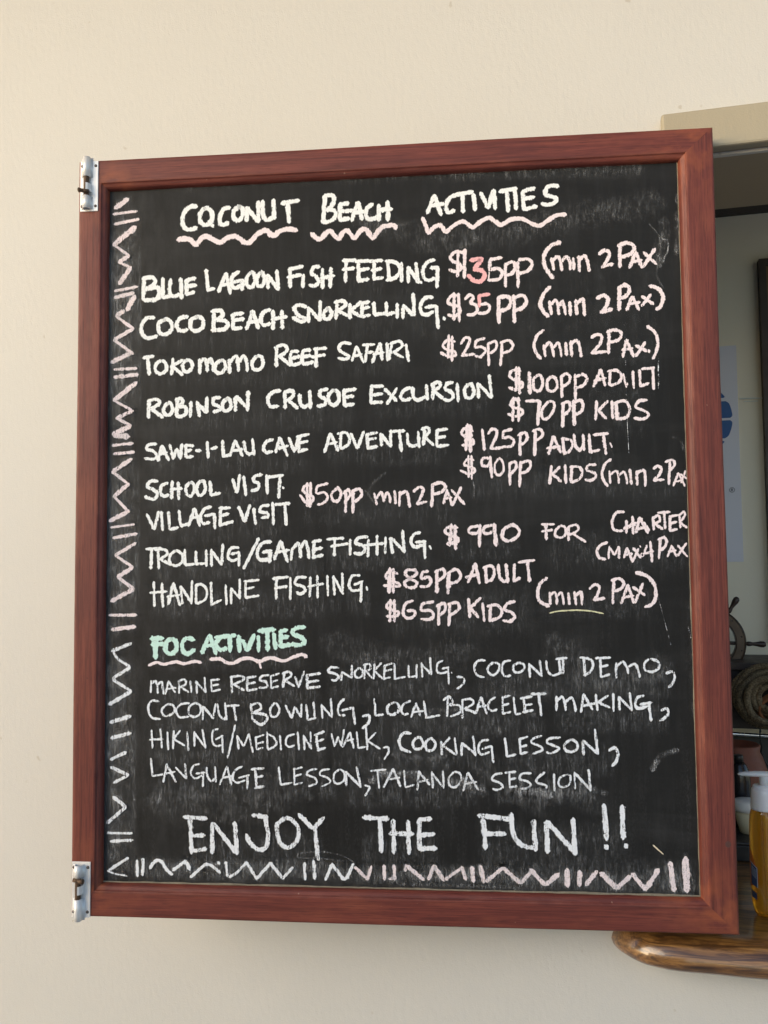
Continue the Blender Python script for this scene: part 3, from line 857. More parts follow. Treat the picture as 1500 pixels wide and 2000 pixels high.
~1122,555 1080,562 1062,605 1080,640 1127,625|15;1085,607 1142,590|15;1140,590 1152,687|15
# offer 880 1260 3 pale 15 0.69
318,543 330,652;330,652 382,640
405,550 410,637;400,552 452,535;405,597 447,585;410,637 452,625
~532,530 485,547 475,570 525,592 535,615 483,635
~642,540 580,547 565,570 615,592 635,607 590,632 563,625
~705,552 670,577 670,610 705,625 740,607 740,572 708,551|17
775,560 778,642|17;775,557 862,635|17;862,637 845,493|18
~928,617 960,600 980,632 970,680 943,707|20
# offer 200 1280 3 pale 13 0.64
285,603 295,707;295,707 357,695
380,635 358,742|15;380,640 432,740|15;370,692 427,680
430,655 495,722;495,722 485,633
~572,635 535,647 520,690 545,720 587,700;550,692 602,685;592,690 590,767
~613,655 615,702 640,737 665,712;660,650 667,742
732,648 688,757;732,650 757,757;703,717 762,705
~822,650 780,672 765,720 790,745 837,730;800,717 862,700;850,700 850,782
895,660 905,772|17;873,667 947,660|16;895,717 942,705|15;893,777 952,765|17
1035,653 1045,757;1045,757 1112,745
1125,660 1125,757;1118,667 1172,655;1125,707 1167,695;1125,757 1172,745
~1257,665 1215,672 1200,697 1245,717 1255,747 1208,766
~1332,665 1290,672 1275,697 1320,717 1335,742 1288,766
~1390,667 1360,692 1360,740 1390,750 1420,722 1415,682 1392,666
# offer 580 1260 3 pale 13 0.64
290,740 290,822|15;285,740 375,830|16;375,832 350,713|16
~398,820 425,830 415,857 400,882
433,736 522,728;472,735 482,837
565,723 508,832|15;565,725 607,827|15;530,787 602,775
628,733 635,827;635,832 687,817
715,735 705,847|15;715,740 777,817|15;710,802 767,787
790,740 797,837;790,747 860,835;860,837 855,733
~920,742 890,777 895,820 930,830 960,792 955,752 922,740
1002,745 973,852|15;1002,745 1062,847|15;985,812 1052,800
# offer 880 1260 3 pale 14 0.67
~302,750 260,757 245,787 290,807 305,832 270,847 248,840
345,750 345,832;318,747 382,740;345,787 382,778;345,832 392,825
~472,750 420,752 405,782 450,797 470,817 450,837 413,840
~552,745 515,772 505,802 560,822 550,847 508,840|16
605,753 608,852
~680,757 640,777 635,820 665,830 700,807 700,767 682,756
725,743 728,842;725,747 820,847|16;820,852 808,728|17
# farewell 200 1540 3 pale 27 0.68
515,175 525,378;478,165 614,175;515,277 600,272;522,367 612,352
645,200 645,378;650,200 785,375;790,382 776,197
880,155 967,165;~955,165 972,270 960,340 920,357 870,320 843,268
~1070,172 1025,215 1040,312 1090,345 1140,307 1150,235 1110,182 1072,170
1153,150 1235,235;1235,235 1297,170;1245,235 1266,417
# farewell 580 1540 3 pale 28 0.71
388,168 537,177;485,170 497,372
563,183 570,377;650,188 658,382;543,262 682,264
718,175 718,357;715,182 787,175;720,272 805,265;718,352 817,348
# farewell 880 1540 3 pale 30 0.71
190,170 205,352;163,156 365,180;195,264 320,265
~355,145 360,230 385,300 430,335 492,347;485,183 498,362
562,190 568,372;562,190 730,375;730,387 717,175
897,93 915,297|32;905,333 916,350|34
1005,100 1010,292|32;1024,328 1032,342|34
# border 195 360 4 pink 31 0.69
120,190 222,118|42;108,236 292,212|24;118,314 306,275|26
280,335 112,478|45;115,475 232,562|24;230,560 150,612|31;150,612 245,652|24;245,650 155,780|38
118,836 294,802|24;118,887 267,850|31;275,875 215,985|42;190,990 130,1032|38
130,1032 267,1132|24;262,1130 115,1217|31;112,1215 262,1327|26;242,1320 95,1392|35
116,1449 290,1439|24;115,1508 300,1488|33;287,1550 110,1692|40;130,1700 264,1772|24
255,1770 133,1832|35;138,1830 247,1887|26;242,1890 105,1952|42;112,1960 227,1972|47
# border 195 800 4 pink 26 0.74
103,281 262,264|24;113,348 270,332|28;250,388 108,482|35;100,485 232,587|24;227,580 112,682|35;115,680 230,802|24;217,800 78,872|33
88,921 272,897|18;108,1003 292,969|26;282,1045 123,1137|28;123,1138 262,1232|24;257,1235 143,1307|35;145,1310 267,1402|28;267,1400 93,1497|35
78,1605 287,1605|26;98,1718 277,1695|33
# border 195 1240 4 pale 26 0.64
247,64 98,127|31;~105,130 150,190 237,247|21;237,255 108,337|28;108,350 247,437|26;247,440 78,542|33
85,682 242,634|33;92,803 242,767|31;207,915 88,972|28;90,1030 232,1097|31;227,1095 113,1152|24
108,1263 207,1342|28;207,1340 63,1467|31;58,1545 257,1548|20;85,1611 260,1600|26
225,1738 65,1842|24;~65,1842 130,1865 220,1880|14
# border 200 1540 3 pale 19 0.74
205,418 208,512|17;240,408 238,507|20;~280,467 310,425 345,425 380,475 412,502|20;415,477 492,420|20;490,428 512,472|26;518,517 607,440|18;~605,440 640,450 692,492|18
680,428 690,442|17;725,428 733,512|18;~745,517 790,490 847,428|17;845,430 905,527|18;905,527 987,433|18;985,433 1055,522|20;1055,527 1117,460|18
1185,433 1190,532|18;1238,423 1245,527|21;1308,532 1347,440|18;1345,440 1415,532|19;1415,532 1435,520|19;1432,525 1472,440|20
# border 580 1540 3 pink 22 0.79
340,458 415,532|20;415,532 437,453|18;510,448 515,532|21;540,527 577,522|17;570,448 572,532|21;635,482 640,443|19;640,448 742,532|24;770,532 802,448|21
805,453 862,537|26;868,532 962,465|19;965,458 990,532|21;1025,458 1035,542|26;1075,453 1095,547|27;1108,542 1207,463|24
# border 880 1540 3 pink 26 0.79
308,463 407,552|24;413,552 472,485|24;468,473 552,562|25;558,562 632,498|28;682,472 685,572|33;755,483 755,567|32;793,562 857,483|28;878,493 972,582|31;973,582 1052,513|28;1063,498 1142,592|28;1143,587 1217,473|28
1285,432 1308,597|31;1375,405 1385,600|42
# straw 880 1540 3 cream 6 1.1
1185,330 1245,383
# smear 880 1260 3 grey 46 0.42
~1180,730 1215,660 1265,630 1330,612|36
~380,860 460,850 560,870 680,850 860,870|90
~0,780 60,810 160,840|60
# smear 580 1260 3 grey 40 0.36
~440,760 520,760 700,770 900,790 1060,830|70
~560,640 700,660 880,650|40
~700,380 850,380 1000,370|30
~1150,300 1350,290 1480,280|24
# smear 880 600 3 grey 30 0.39
~1300,765 1340,775 1365,840|20
# smear 800 340 2.679 grey 40 0.39
~1330,240 1330,330 1300,400 1310,480|60
~1400,200 1405,330 1395,420|40
1255,262 1300,330|10
~1310,330 1315,420 1290,520 1330,600|12
# smear 200 1540 3 grey 10 0.78
~1155,378 1280,368 1400,390 1475,430|9
~1150,405 1280,408 1420,425|9
~1150,378 1145,392 1150,405|9
~560,480 640,440 700,460 680,500 600,490|22
~480,440 520,500|30
# smear 580 820 3 grey 20 0.52
~420,440 440,380 520,310|18
400,415 450,480|14
~1020,340 1040,400 1030,460|14
# smear 580 1540 3 grey 20 0.52
~560,540 620,500 760,520 900,500|60
~600,560 900,565 1300,580|26
# smear 880 600 3 pale 3 0.12
1018,100 1024,300|3;1024,300 1030,560|3;1030,600 1045,880|3
1215,300 1218,500|8
1216,400 1222,410|14
# smear 880 980 3 pale 3 0.12
1215,560 1290,840|3
1390,730 1410,810|4
# smear 1250 180 5.884 grey 20 1.04
~210,1640 235,1780 200,1900|24
~270,1560 250,1680 310,1700|20
~300,1690 320,1800 260,1960|24
~440,960 455,1060 440,1160|26
~450,1130 420,1230 430,1290|40
~100,1520 170,1590 210,1650|10
# smear 880 1260 3 grey 40 0.95
~1180,735 1205,680 1260,635 1335,612|34
~1185,735 1200,705 1225,670|22
# smear 580 1260 3 grey 40 1.0
~430,800 460,770 500,760 560,775|50
~480,745 600,752 700,740|26
~960,780 1010,820 1080,850 1110,870|60
~1360,850 1440,865 1490,885|50
~1400,840 1480,860|30
# smear 880 1260 3 grey 40 1.0
~330,830 420,850 520,860 570,890|44
~760,800 830,840 920,870|40
# smear 0 0 1 grey 60 0.26
~228,420 232,700 226,1000 224,1300 222,1600 225,1715|46
~240,1690 500,1700 800,1712 1100,1722 1360,1735|44
~1345,360 1348,700 1354,1000 1360,1400|26
~300,360 600,345 900,338 1250,332|34
~940,1500 1010,1530 1060,1580|60
~1010,1560 1090,1545 1180,1575|50
~300,1560 420,1580 560,1560|70
~700,430 900,470 1150,420 1290,400|60
~640,1250 760,1290 920,1270|60
~1080,1250 1180,1330 1300,1300|70
'''

# ------------------------------------------------------------------ ground and front wall
bm = bmesh.new()
box(bm, -12, 12, -14, 0.137, -1.62, -1.5)
tag(link('ground', bm, M_GROUND), kind='structure')
bm = bmesh.new()
box(bm, -1.2, 12, 0.383, 1.42, -1.62, -1.5)
tag(link('room_floor', bm, M_GROUND), kind='structure')

# unseen wall added behind the camera to shade the cream wall's lower right
bm = bmesh.new(); box(bm, -2.15, 0.5, -2.80, -2.60, -1.499, 0.26)
bmesh.ops.translate(bm, verts=bm.verts, vec=(0, 0, 0))
gw = empty('added_shade_wall', (2.0, -2.7, -1.5), 'unseen added wall that shades the lower right of the cream wall', 'wall')
link('wall_panel', bm, wall_paint('shade_wall_grey', (0.28, 0.32, 0.36)), gw, bevel=0.01, off=(-2.0, 2.7, 1.5))
bm = bmesh.new(); box(bm, -2.18, 0.53, -2.83, -2.57, 0.263, 0.32)
link('shade_wall_cap', bm, plain('shade_wall_cap_grey', (0.34, 0.33, 0.31), 0.8), gw, bevel=0.01, off=(-2.0, 2.7, 1.5))

M_TIMBER = plain('added_eave_timber', (0.42, 0.28, 0.14), 0.5, 0.25, 9)
ev = empty('added_eave', (0.25, -0.5, 2.1), 'unseen added eave that shades the top of the wall', 'light blocker')  # added out of view to keep overhead sky light off the wall top
bm = bmesh.new(); box(bm, -3.5, 0.96, -1.05, 0.1365, 2.10, 2.13)
link('added_eave_underside', bm, M_TIMBER, ev, off=(-0.25, 0.5, -2.1))
bm = bmesh.new(); box(bm, -3.5, 0.96, -1.10, -1.053, 2.06, 2.22)
link('added_eave_edge', bm, M_TIMBER, ev, bevel=0.004, off=(-0.25, 0.5, -2.1))

WY, WB = 0.137, 0.380             # front and back face of the wall
HX0, HX1, HZ0, HZ1 = 0.480, 0.90, -0.658, 0.590
wall = empty('wall', (0, WY, -1.5), 'cream painted outside wall behind the chalkboard, with an open serving hatch', 'wall')
bm = bmesh.new()
xs, zs = (-3.5, HX0, HX1, 0.96), (-1.5, HZ0, HZ1, 2.4)
for Y in (WY, WB):
    g = [[bm.verts.new((x, Y, z)) for z in zs] for x in xs]
    for i in range(3):
        for k in range(3):
            if i == 1 and k == 1: continue
            bm.faces.new((g[i][k], g[i + 1][k], g[i + 1][k + 1], g[i][k + 1]))
    if Y == WY: ga = g
for (a, b), (c, d) in (((1, 1), (2, 1)), ((2, 1), (2, 2)), ((2, 2), (1, 2)), ((1, 2), (1, 1)), ((0, 0), (3, 0)), ((3, 0), (3, 3)), ((3, 3), (0, 3)), ((0, 3), (0, 0))):
    bm.faces.new((ga[a][b], ga[c][d], g[c][d], g[a][b]))
bmesh.ops.remove_doubles(bm, verts=bm.verts, dist=1e-6)
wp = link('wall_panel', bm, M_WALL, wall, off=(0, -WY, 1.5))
wp.data.materials.append(wall_paint('brown_grey_reveal', (0.34, 0.285, 0.20)))
for p in wp.data.polygons:                       # the hatch reveal faces get a darker brown-grey than the wall
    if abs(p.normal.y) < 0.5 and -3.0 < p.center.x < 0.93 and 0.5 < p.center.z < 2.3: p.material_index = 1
# flat trim round the hatch
bm = bmesh.new()
box(bm, 0.4255, 0.95, 0.115, WY - 0.0005, 0.588, 0.6515)
box(bm, 0.4255, 0.478, 0.1155, WY - 0.0005, -0.60, 0.5875)
box(bm, 0.902, 0.95, 0.1155, WY - 0.0005, -0.60, 0.5875)
link('hatch_trim', bm, M_TRIM, wall, bevel=0.004, off=(0, -WY, 1.5))
bm = bmesh.new()
box(bm, HX0 + 0.001, HX1 - 0.001, WY + 0.004, WY + 0.012, 0.5845, 0.5895)
link('trim_bead', bm, M_WALL, wall, off=(0, -WY, 1.5))

# the room behind the hatch
RB = 1.28
rw = empty('room_wall', (1.0, RB, -1.5), 'pale wall at the back of the room behind the hatch', 'wall')
bm = bmesh.new()
box(bm, -1.2, 2.2, RB, RB + 0.12, -1.5, 1.6)
link('wall_panel', bm, M_BACK, rw, off=(-1.0, -RB, 1.5))
bm = bmesh.new()
a, b = at(1444, 779, RB), at(1489, 778, RB)
tube(bm, [(a.x, RB - 0.004, a.z), (b.x + 0.01, RB - 0.004, b.z)], 0.0022, 6)
a, b = at(1452, 784.5, RB), at(1480, 783.5, RB)
tube(bm, [(a.x, RB - 0.003, a.z), (b.x, RB - 0.003, b.z)], 0.0016, 6)
link('cable', bm, plain('white_cable', (0.75, 0.75, 0.68), 0.5), rw, off=(-1.0, -RB, 1.5))
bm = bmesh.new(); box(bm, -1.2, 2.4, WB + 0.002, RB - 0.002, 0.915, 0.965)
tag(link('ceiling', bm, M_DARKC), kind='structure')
bm = bmesh.new(); box(bm, -1.3, -1.202, WB + 0.002, RB, -1.5, 1.15)
tag(link('side_wall', bm, M_BACK), 'dark side wall of the room, hidden behind the chalkboard', 'wall')

# ------------------------------------------------------------------ bar counter
CT, CBt = -0.612, -0.658
# smooth the outline, then sweep a round edge along it
def catmull(P, n=6, closed=False):
    P = [Vector(p) for p in P]
    R = []
    m = len(P)
    for i in range(m - 1):
        p0, p1, p2, p3 = P[max(i - 1, 0)], P[i], P[i + 1], P[min(i + 2, m - 1)]
        for k in range(n):
            t = k / n
            R.append(0.5 * ((2 * p1) + (p2 - p0) * t + (2 * p0 - 5 * p1 + 4 * p2 - p3) * t * t + (3 * p1 - p0 - 3 * p2 + p3) * t ** 3))
    R.append(P[-1])
    return R
# the slab runs through the hatch; its left end is a rounded nose in front of the wall
front = catmull([(0.3085, 0.190), (0.3095, 0.165), (0.3204, 0.1251), (0.3334, 0.1023), (0.3561, 0.0792), (0.3836, 0.0673), (0.4137, 0.0620), (0.4585, 0.0623), (0.5288, 0.0614), (0.62, 0.070), (0.7, 0.067), (0.8, 0.067), (0.895, 0.067)], 6)
bm = bmesh.new()
prof = [(0.040, 0.0), (0.030, -0.0010), (0.021, -0.0035), (0.013, -0.0085), (0.006, -0.0160), (0.0018, -0.025), (0.0, -0.033), (0.0025, -0.041), (0.009, -0.0458), (0.020, -0.0470)]
rows = []
for i, p in enumerate(front):
    d = (front[min(i + 1, len(front) - 1)] - front[max(i - 1, 0)]).normalized()
    nrm = Vector((-d.y, d.x))
    if nrm.x < 0 and nrm.y < 0: nrm = -nrm
    if nrm.y < 0: nrm = -nrm
    if p.y > 0.14: nrm = Vector((1, 0.05)).normalized()
    row = [bm.verts.new((max(p.x + 0.03, 0.36), 0.175, CT + 0.0002)), bm.verts.new((p.x + nrm.x * 0.042, p.y + nrm.y * 0.05, CT))]
    for ins, dz in prof:
        q = p + nrm * ins
        row.append(bm.verts.new((q.x, q.y, CT + dz)))
    row.append(bm.verts.new((max(p.x + 0.03, 0.36), 0.175, CT - 0.0471)))
    rows.append(row)
for A, B in zip(rows, rows[1:]):
    for k in range(len(A) - 1):
        bm.faces.new((A[k], A[k + 1], B[k + 1], B[k]))
counter = empty('bar_counter', (0.9, 0.25, CBt), 'lacquered golden brown wooden bar counter with a rounded end under the chalkboard', 'bar counter')
link('counter_edge', bm, M_BAR, counter, smooth=True, off=(-0.9, -0.25, -CBt))
bm = bmesh.new()
box(bm, HX0 + 0.003, HX1 - 0.003, 0.1755, 0.62, CT - 0.044, CT)
link('counter_top', bm, M_BAR, counter, off=(-0.9, -0.25, -CBt))

# ------------------------------------------------------------------ chalkboard
BW0, BW1, BZ0, BZ1, BT = -0.5015, 0.5015, 0.0, 1.2, 0.036   # board coordinates, z from its bottom edge
board = empty('chalkboard', (0, 0, -0.6), 'large black chalkboard in a red brown wooden frame, hung open against the cream wall', 'chalkboard')
board.rotation_euler = (0, 0, PHI)
PD = 0.014                                                    # depth of the writing surface
fl = {'l': 0.0375, 'r': 0.0415, 't': 0.038, 'b': 0.0395}
# (fraction of the flat, extra inset, depth, worn)
PROF = [(0, 0, BT, 0), (0, 0, 0.0045, 0.2), (0, 0.0008, 0.0018, 0.6), (0, 0.0022, 0.0005, 0.5), (0, 0.0040, 0.0001, 0.1), (0, 0.0052, 0, 0), (0.3, 0, 0, 0), (0.65, 0, 0, 0), (1, -0.0028, 0, 0), (1, -0.0012, 0.0001, 0.5), (1, 0.0002, 0.0006, 1.0), (1, 0.001, 0.0022, 0.6), (1, 0.0024, 0.0032, 0.5),
        (1, 0.0046, 0.0038, 0.3), (1, 0.0068, 0.0056, 0.2), (1, 0.0084, 0.0086, 0.1), (1, 0.0094, 0.0125, 0.1), (1, 0.0098, 0.0175, 0)]
def rail(side):
    bm = bmesh.new()
    gl = bm.verts.layers.float_vector.new('gc'); jl = bm.verts.layers.float.new('joint'); wl = bm.verts.layers.float.new('worn')
    n = 40
    rows = []
    seed = {'l': 1.3, 'r': 4.7, 't': 8.1, 'b': 12.9}[side]
    for i in range(n + 1):
        row = []
        for fr, ex, dep, wn in PROF:
            ins = {k: v * fr + ex for k, v in fl.items()}
            x0, x1, z0, z1 = BW0 + ins['l'], BW1 - ins['r'], BZ0 + ins['b'], BZ1 - ins['t']
            t = i / n
            wob = 0.0004 * math.sin(t * 9 + seed)
            if side in 'lr':
                z = z0 + (z1 - z0) * t
                x = x0 if side == 'l' else x1
                x += wob if fr == 0 else 0
                L, A = z, x
            else:
                x = x0 + (x1 - x0) * t
                z = z1 if side == 't' else z0
                z += wob if fr == 0 else 0
                L, A = x, z
            v = bm.verts.new((x, dep, z))
            v[gl] = (L + seed, A + seed * 3.1, dep + seed)
            dd = min(t, 1 - t) * (1.2 if side in 'lr' else 1.0)
            corner = 1.0
            v[jl] = max(0.0, 1 - dd / 0.10)
            v[wl] = wn
            row.append(v)
        rows.append(row)
    for A, B in zip(rows, rows[1:]):
        for k in range(len(A) - 1): bm.faces.new((A[k], A[k + 1], B[k + 1], B[k]))
        bm.faces.new((A[-1], A[0], B[0], B[-1]))
    bm.faces.new(rows[0]); bm.faces.new(rows[-1][::-1])
    o = link('frame_rail', bm, M_RED, board)
    for p in o.data.polygons: p.use_smooth = True
    try:
        o.data.set_sharp_from_angle(angle=math.radians(40))
    except Exception: pass
    return o
for s in 'lrtb': rail(s)
bm = bmesh.new()
box(bm, BW0 + fl['l'] + 0.0092, BW1 - fl['r'] - 0.0092, PD, 0.0215, BZ0 + fl['b'] + 0.0092, BZ1 - fl['t'] - 0.0092)
panel = link('board_panel', bm, M_SLATE, board)
# mesh origin is the board's foot, so shader coordinates run with z from the bottom edge

# dusty sealant line between panel and moulding
bm = bmesh.new()
x0, x1, z0, z1 = BW0 + fl['l'] + 0.0096, BW1 - fl['r'] - 0.0096, BZ0 + fl['b'] + 0.0096, BZ1 - fl['t'] - 0.0096
def bead(P, Q, r0, n=70):
    P, Q = Vector(P), Vector(Q)
    pts, rr = [], []
    for i in range(n + 1):
        t = i / n
        pts.append(P.lerp(Q, t) + Vector((random.uniform(-1, 1), random.uniform(-0.3, 0.3), random.uniform(-1, 1))) * 0.0004)
        rr.append(r0 * (0.45 + 0.75 * abs(mnoise.noise(Vector((t * 14, r0 * 900, P.x * 5))))))
    tube(bm, pts, rr, 6)
bead((x0, PD, z0 + 0.0004), (x1, PD, z0 + 0.0004), 0.0030)
bead((x1, PD, z0), (x1, PD, z1), 0.0016)
link('sealant', bm, plain('dusty_putty', (0.19, 0.165, 0.12), 0.9, 0.5, 90), panel)

p = loc(1422, 1649, 0)
bm = bmesh.new(); ring = [bm.verts.new((p.x + 0.0042 * math.cos(t), -0.00025, p.z + 0.6 + 0.0046 * math.sin(t))) for t in [k * math.pi / 9 for k in range(18)]]
bm.faces.new(ring)
link('wood_plug', bm, plain('dark_wood_filler', (0.075, 0.030, 0.024), 0.6, 0.3, 300), board)

# ---- chalk writing: every stroke was traced on the board's own plane
PANEL_Y = PD
zoff = [0.00012]
def to_board(px, py):
    p = loc(px, py, PANEL_Y)
    return Vector((p.x, PANEL_Y - zoff[0], p.z + 0.6))
def ribbon(bm, el, dl, pts, width, dens, curved):
    P = [Vector(p) for p in pts]
    if len(P) == 1: P.append(P[0] + Vector((0.1, 0.1)))
    if curved: P = catmull(P, 7)
    # resample
    S = [P[0]]
    step = max(1.6, width * 0.22)
    for a, b in zip(P, P[1:]):
        L = (b - a).length
        k = max(1, int(L / step))
        for j in range(1, k + 1): S.append(a.lerp(b, j / k))
    sd = random.random() * 100
    n = len(S)
    rows = []
    for i, p in enumerate(S):
        d = S[min(i + 2, n - 1)] - S[max(i - 2, 0)]
        if d.length < 1e-6: d = Vector((1, 0))
        d.normalize()
        nn = Vector((-d.y, d.x))
        wv = width * 0.5 * (1.36 + 0.36 * mnoise.noise(Vector((i * 0.33, sd, 0))))
        wob = width * 0.05 * mnoise.noise(Vector((i * 0.21, sd + 9, 3)))
        c = p + nn * wob
        taper = 1.0
        if i == 0 or i == n - 1: taper = 0.62
        rows.append((c, nn, d, wv * taper))
    zoff[0] += 0.0000012
    V = []
    for c, nn, d, wv in rows:
        r = []
        for s, e in ((-1, 0.0), (-0.5, 0.5), (0, 1.0), (0.5, 0.5), (1, 0.0)):
            q = c + nn * (wv * s)
            v = bm.verts.new(to_board(q.x, q.y)); v[el] = e; v[dl] = dens * (1 + 0.16 * mnoise.noise(Vector((len(V) * 0.45, sd, 7))))
            r.append(v)
        V.append(r)
    for A, B in zip(V, V[1:]):
        for k in range(4): bm.faces.new((A[k], A[k + 1], B[k + 1], B[k]))
    for (c, nn, d, wv), r, sg in ((rows[0], V[0], -1), (rows[-1], V[-1], 1)):
        tip = []
        for s in (-0.62, -0.3, 0, 0.3, 0.62):
            q = c + nn * (wv * s) + d * (sg * width * 0.40 * (1 - 0.5 * abs(s)))
            v = bm.verts.new(to_board(q.x, q.y)); v[el] = 0.0; v[dl] = dens
            tip.append(v)
        for k in range(4): bm.faces.new((r[k], r[k + 1], tip[k + 1], tip[k]))

NAMES = {'heading': 'chalk_lettering', 'activity': 'chalk_lettering', 'price': 'chalk_lettering', 'pricesalmon': 'chalk_lettering', 'free': 'chalk_lettering',
         'offer': 'chalk_lettering', 'farewell': 'chalk_lettering', 'underline': 'chalk_underline', 'underlineyellow': 'chalk_underline',
         'border': 'chalk_border', 'smear': 'chalk_smear', 'straw': 'straw'}
PLABEL = {'free': 'mint green chalk lettering', 'pricesalmon': 'salmon pink chalk figures', 'price': 'pink chalk prices', 'farewell': 'large pale chalk lettering at the bottom',
          'underlineyellow': 'thin yellow chalk underline', 'smear': 'grey rubbed chalk smears'}
merge = {}
dust_boxes = []
for block in TEXT.strip().split('# ')[1:]:
    lines = block.strip().split('\n')
    nm, ox, oy, s, colr, wd, de = lines[0].split()
    ox, oy, s, wd, de = float(ox), float(oy), float(s), float(wd), float(de)
    key = (nm, colr) if nm in ('smear', 'border', 'pricesalmon') else (nm, colr, ox, oy, lines[1])
    S_ = merge.setdefault(key, [])
    xs_, ys_ = [], []
    for ln in lines[1:]:
        for st in ln.split(';'):
            st = st.strip()
            if not st: continue
            wdt = wd
            if '|' in st:
                st, q = st.split('|'); wdt = float(q)
            cv = st.startswith('~')
            pts = []
            for tk in st.lstrip('~').split():
                x, y = tk.split(',')
                pts.append((ox + float(x) / s, oy + float(y) / s))
            px_, py_ = [p[0] for p in pts], [p[1] for p in pts]
            xs_ += px_; ys_ += py_
            S_.append((pts, wdt / s, de * random.uniform(0.96, 1.03), cv, (min(px_), min(py_), max(px_), max(py_))))
    if nm == 'border':                              # each border stroke was rubbed: a soft halo round it
        for q in list(S_[-sum(len([1 for z in ln.split(';') if z.strip()]) for ln in lines[1:]):]):
            merge.setdefault(('smear', 'grey'), []).append((q[0], q[1] * 2.6, 0.42 + 0.25 * (q[4][1] > 1300), q[3], q[4]))
    if nm in ('activity', 'price', 'offer', 'free', 'farewell', 'border'):
        dust_boxes.append((min(xs_), min(ys_), max(xs_), max(ys_), nm))
GAP = 24
for key, S_ in merge.items():
    # strokes that lie close together are one piece of writing; a wide gap starts another
    grp = list(range(len(S_)))
    for i in range(len(S_)):
        for k in range(i):
            A, B = S_[i][4], S_[k][4]
            if max(A[0] - B[2], B[0] - A[2]) < GAP and max(A[1] - B[3], B[1] - A[3]) < GAP and grp[i] != grp[k]:
                o_, n_ = grp[i], grp[k]
                grp = [n_ if g == o_ else g for g in grp]
    for g in sorted(set(grp)):
        bq = bmesh.new()
        el_, dl_ = bq.verts.layers.float.new('edge'), bq.verts.layers.float.new('dens')
        for q, st in zip(grp, S_):
            if q == g: ribbon(bq, el_, dl_, *st[:4])
        o = link(NAMES[key[0]], bq, CH[key[1]], panel)
        if key[0] in PLABEL: o['label'] = PLABEL[key[0]]
# loose powder under the lines
bm = bmesh.new()
el_, dl_ = bm.verts.layers.float.new('edge'), bm.verts.layers.float.new('dens')
zoff[0] = 0.00005
for bx0, by0, bx1, by1, nm in dust_boxes:
    zoff[0] += 0.000001
    low = min(1.0, max(0.0, (by0 - 500) / 700))
    de = (0.12 + 0.34 * low) if nm != 'border' else 0.60
    if nm == 'price': de *= 0.7
    top, bot = (by0 + (by1 - by0) * 0.25, by1 + 34) if nm != 'border' else (by0 - 4, by1 + 8)
    nx, ny = 24, 8
    g = []
    for i in range(nx + 1):
        r = []
        for k in range(ny + 1):
            u, v_ = i / nx, k / ny
            lift = 30 * (0.5 - u) * (bx1 - bx0) / 700 if nm not in ('border', 'farewell') else 0
            e = min(1, min(u, 1 - u) * 12) * math.sin(math.pi * min(1, v_ * 1.0)) 
            vv = bm.verts.new(to_board(bx0 - 8 + (bx1 - bx0 + 16) * u, top + (bot - top) * v_ + lift * 0.3)); vv[el_] = max(0, e); vv[dl_] = de
            r.append(vv)
        g.append(r)
    for i in range(nx):
        for k in range(ny): bm.faces.new((g[i][k], g[i + 1][k], g[i + 1][k + 1], g[i][k + 1]))
link('chalk_dust', bm, CH['dust'], panel)

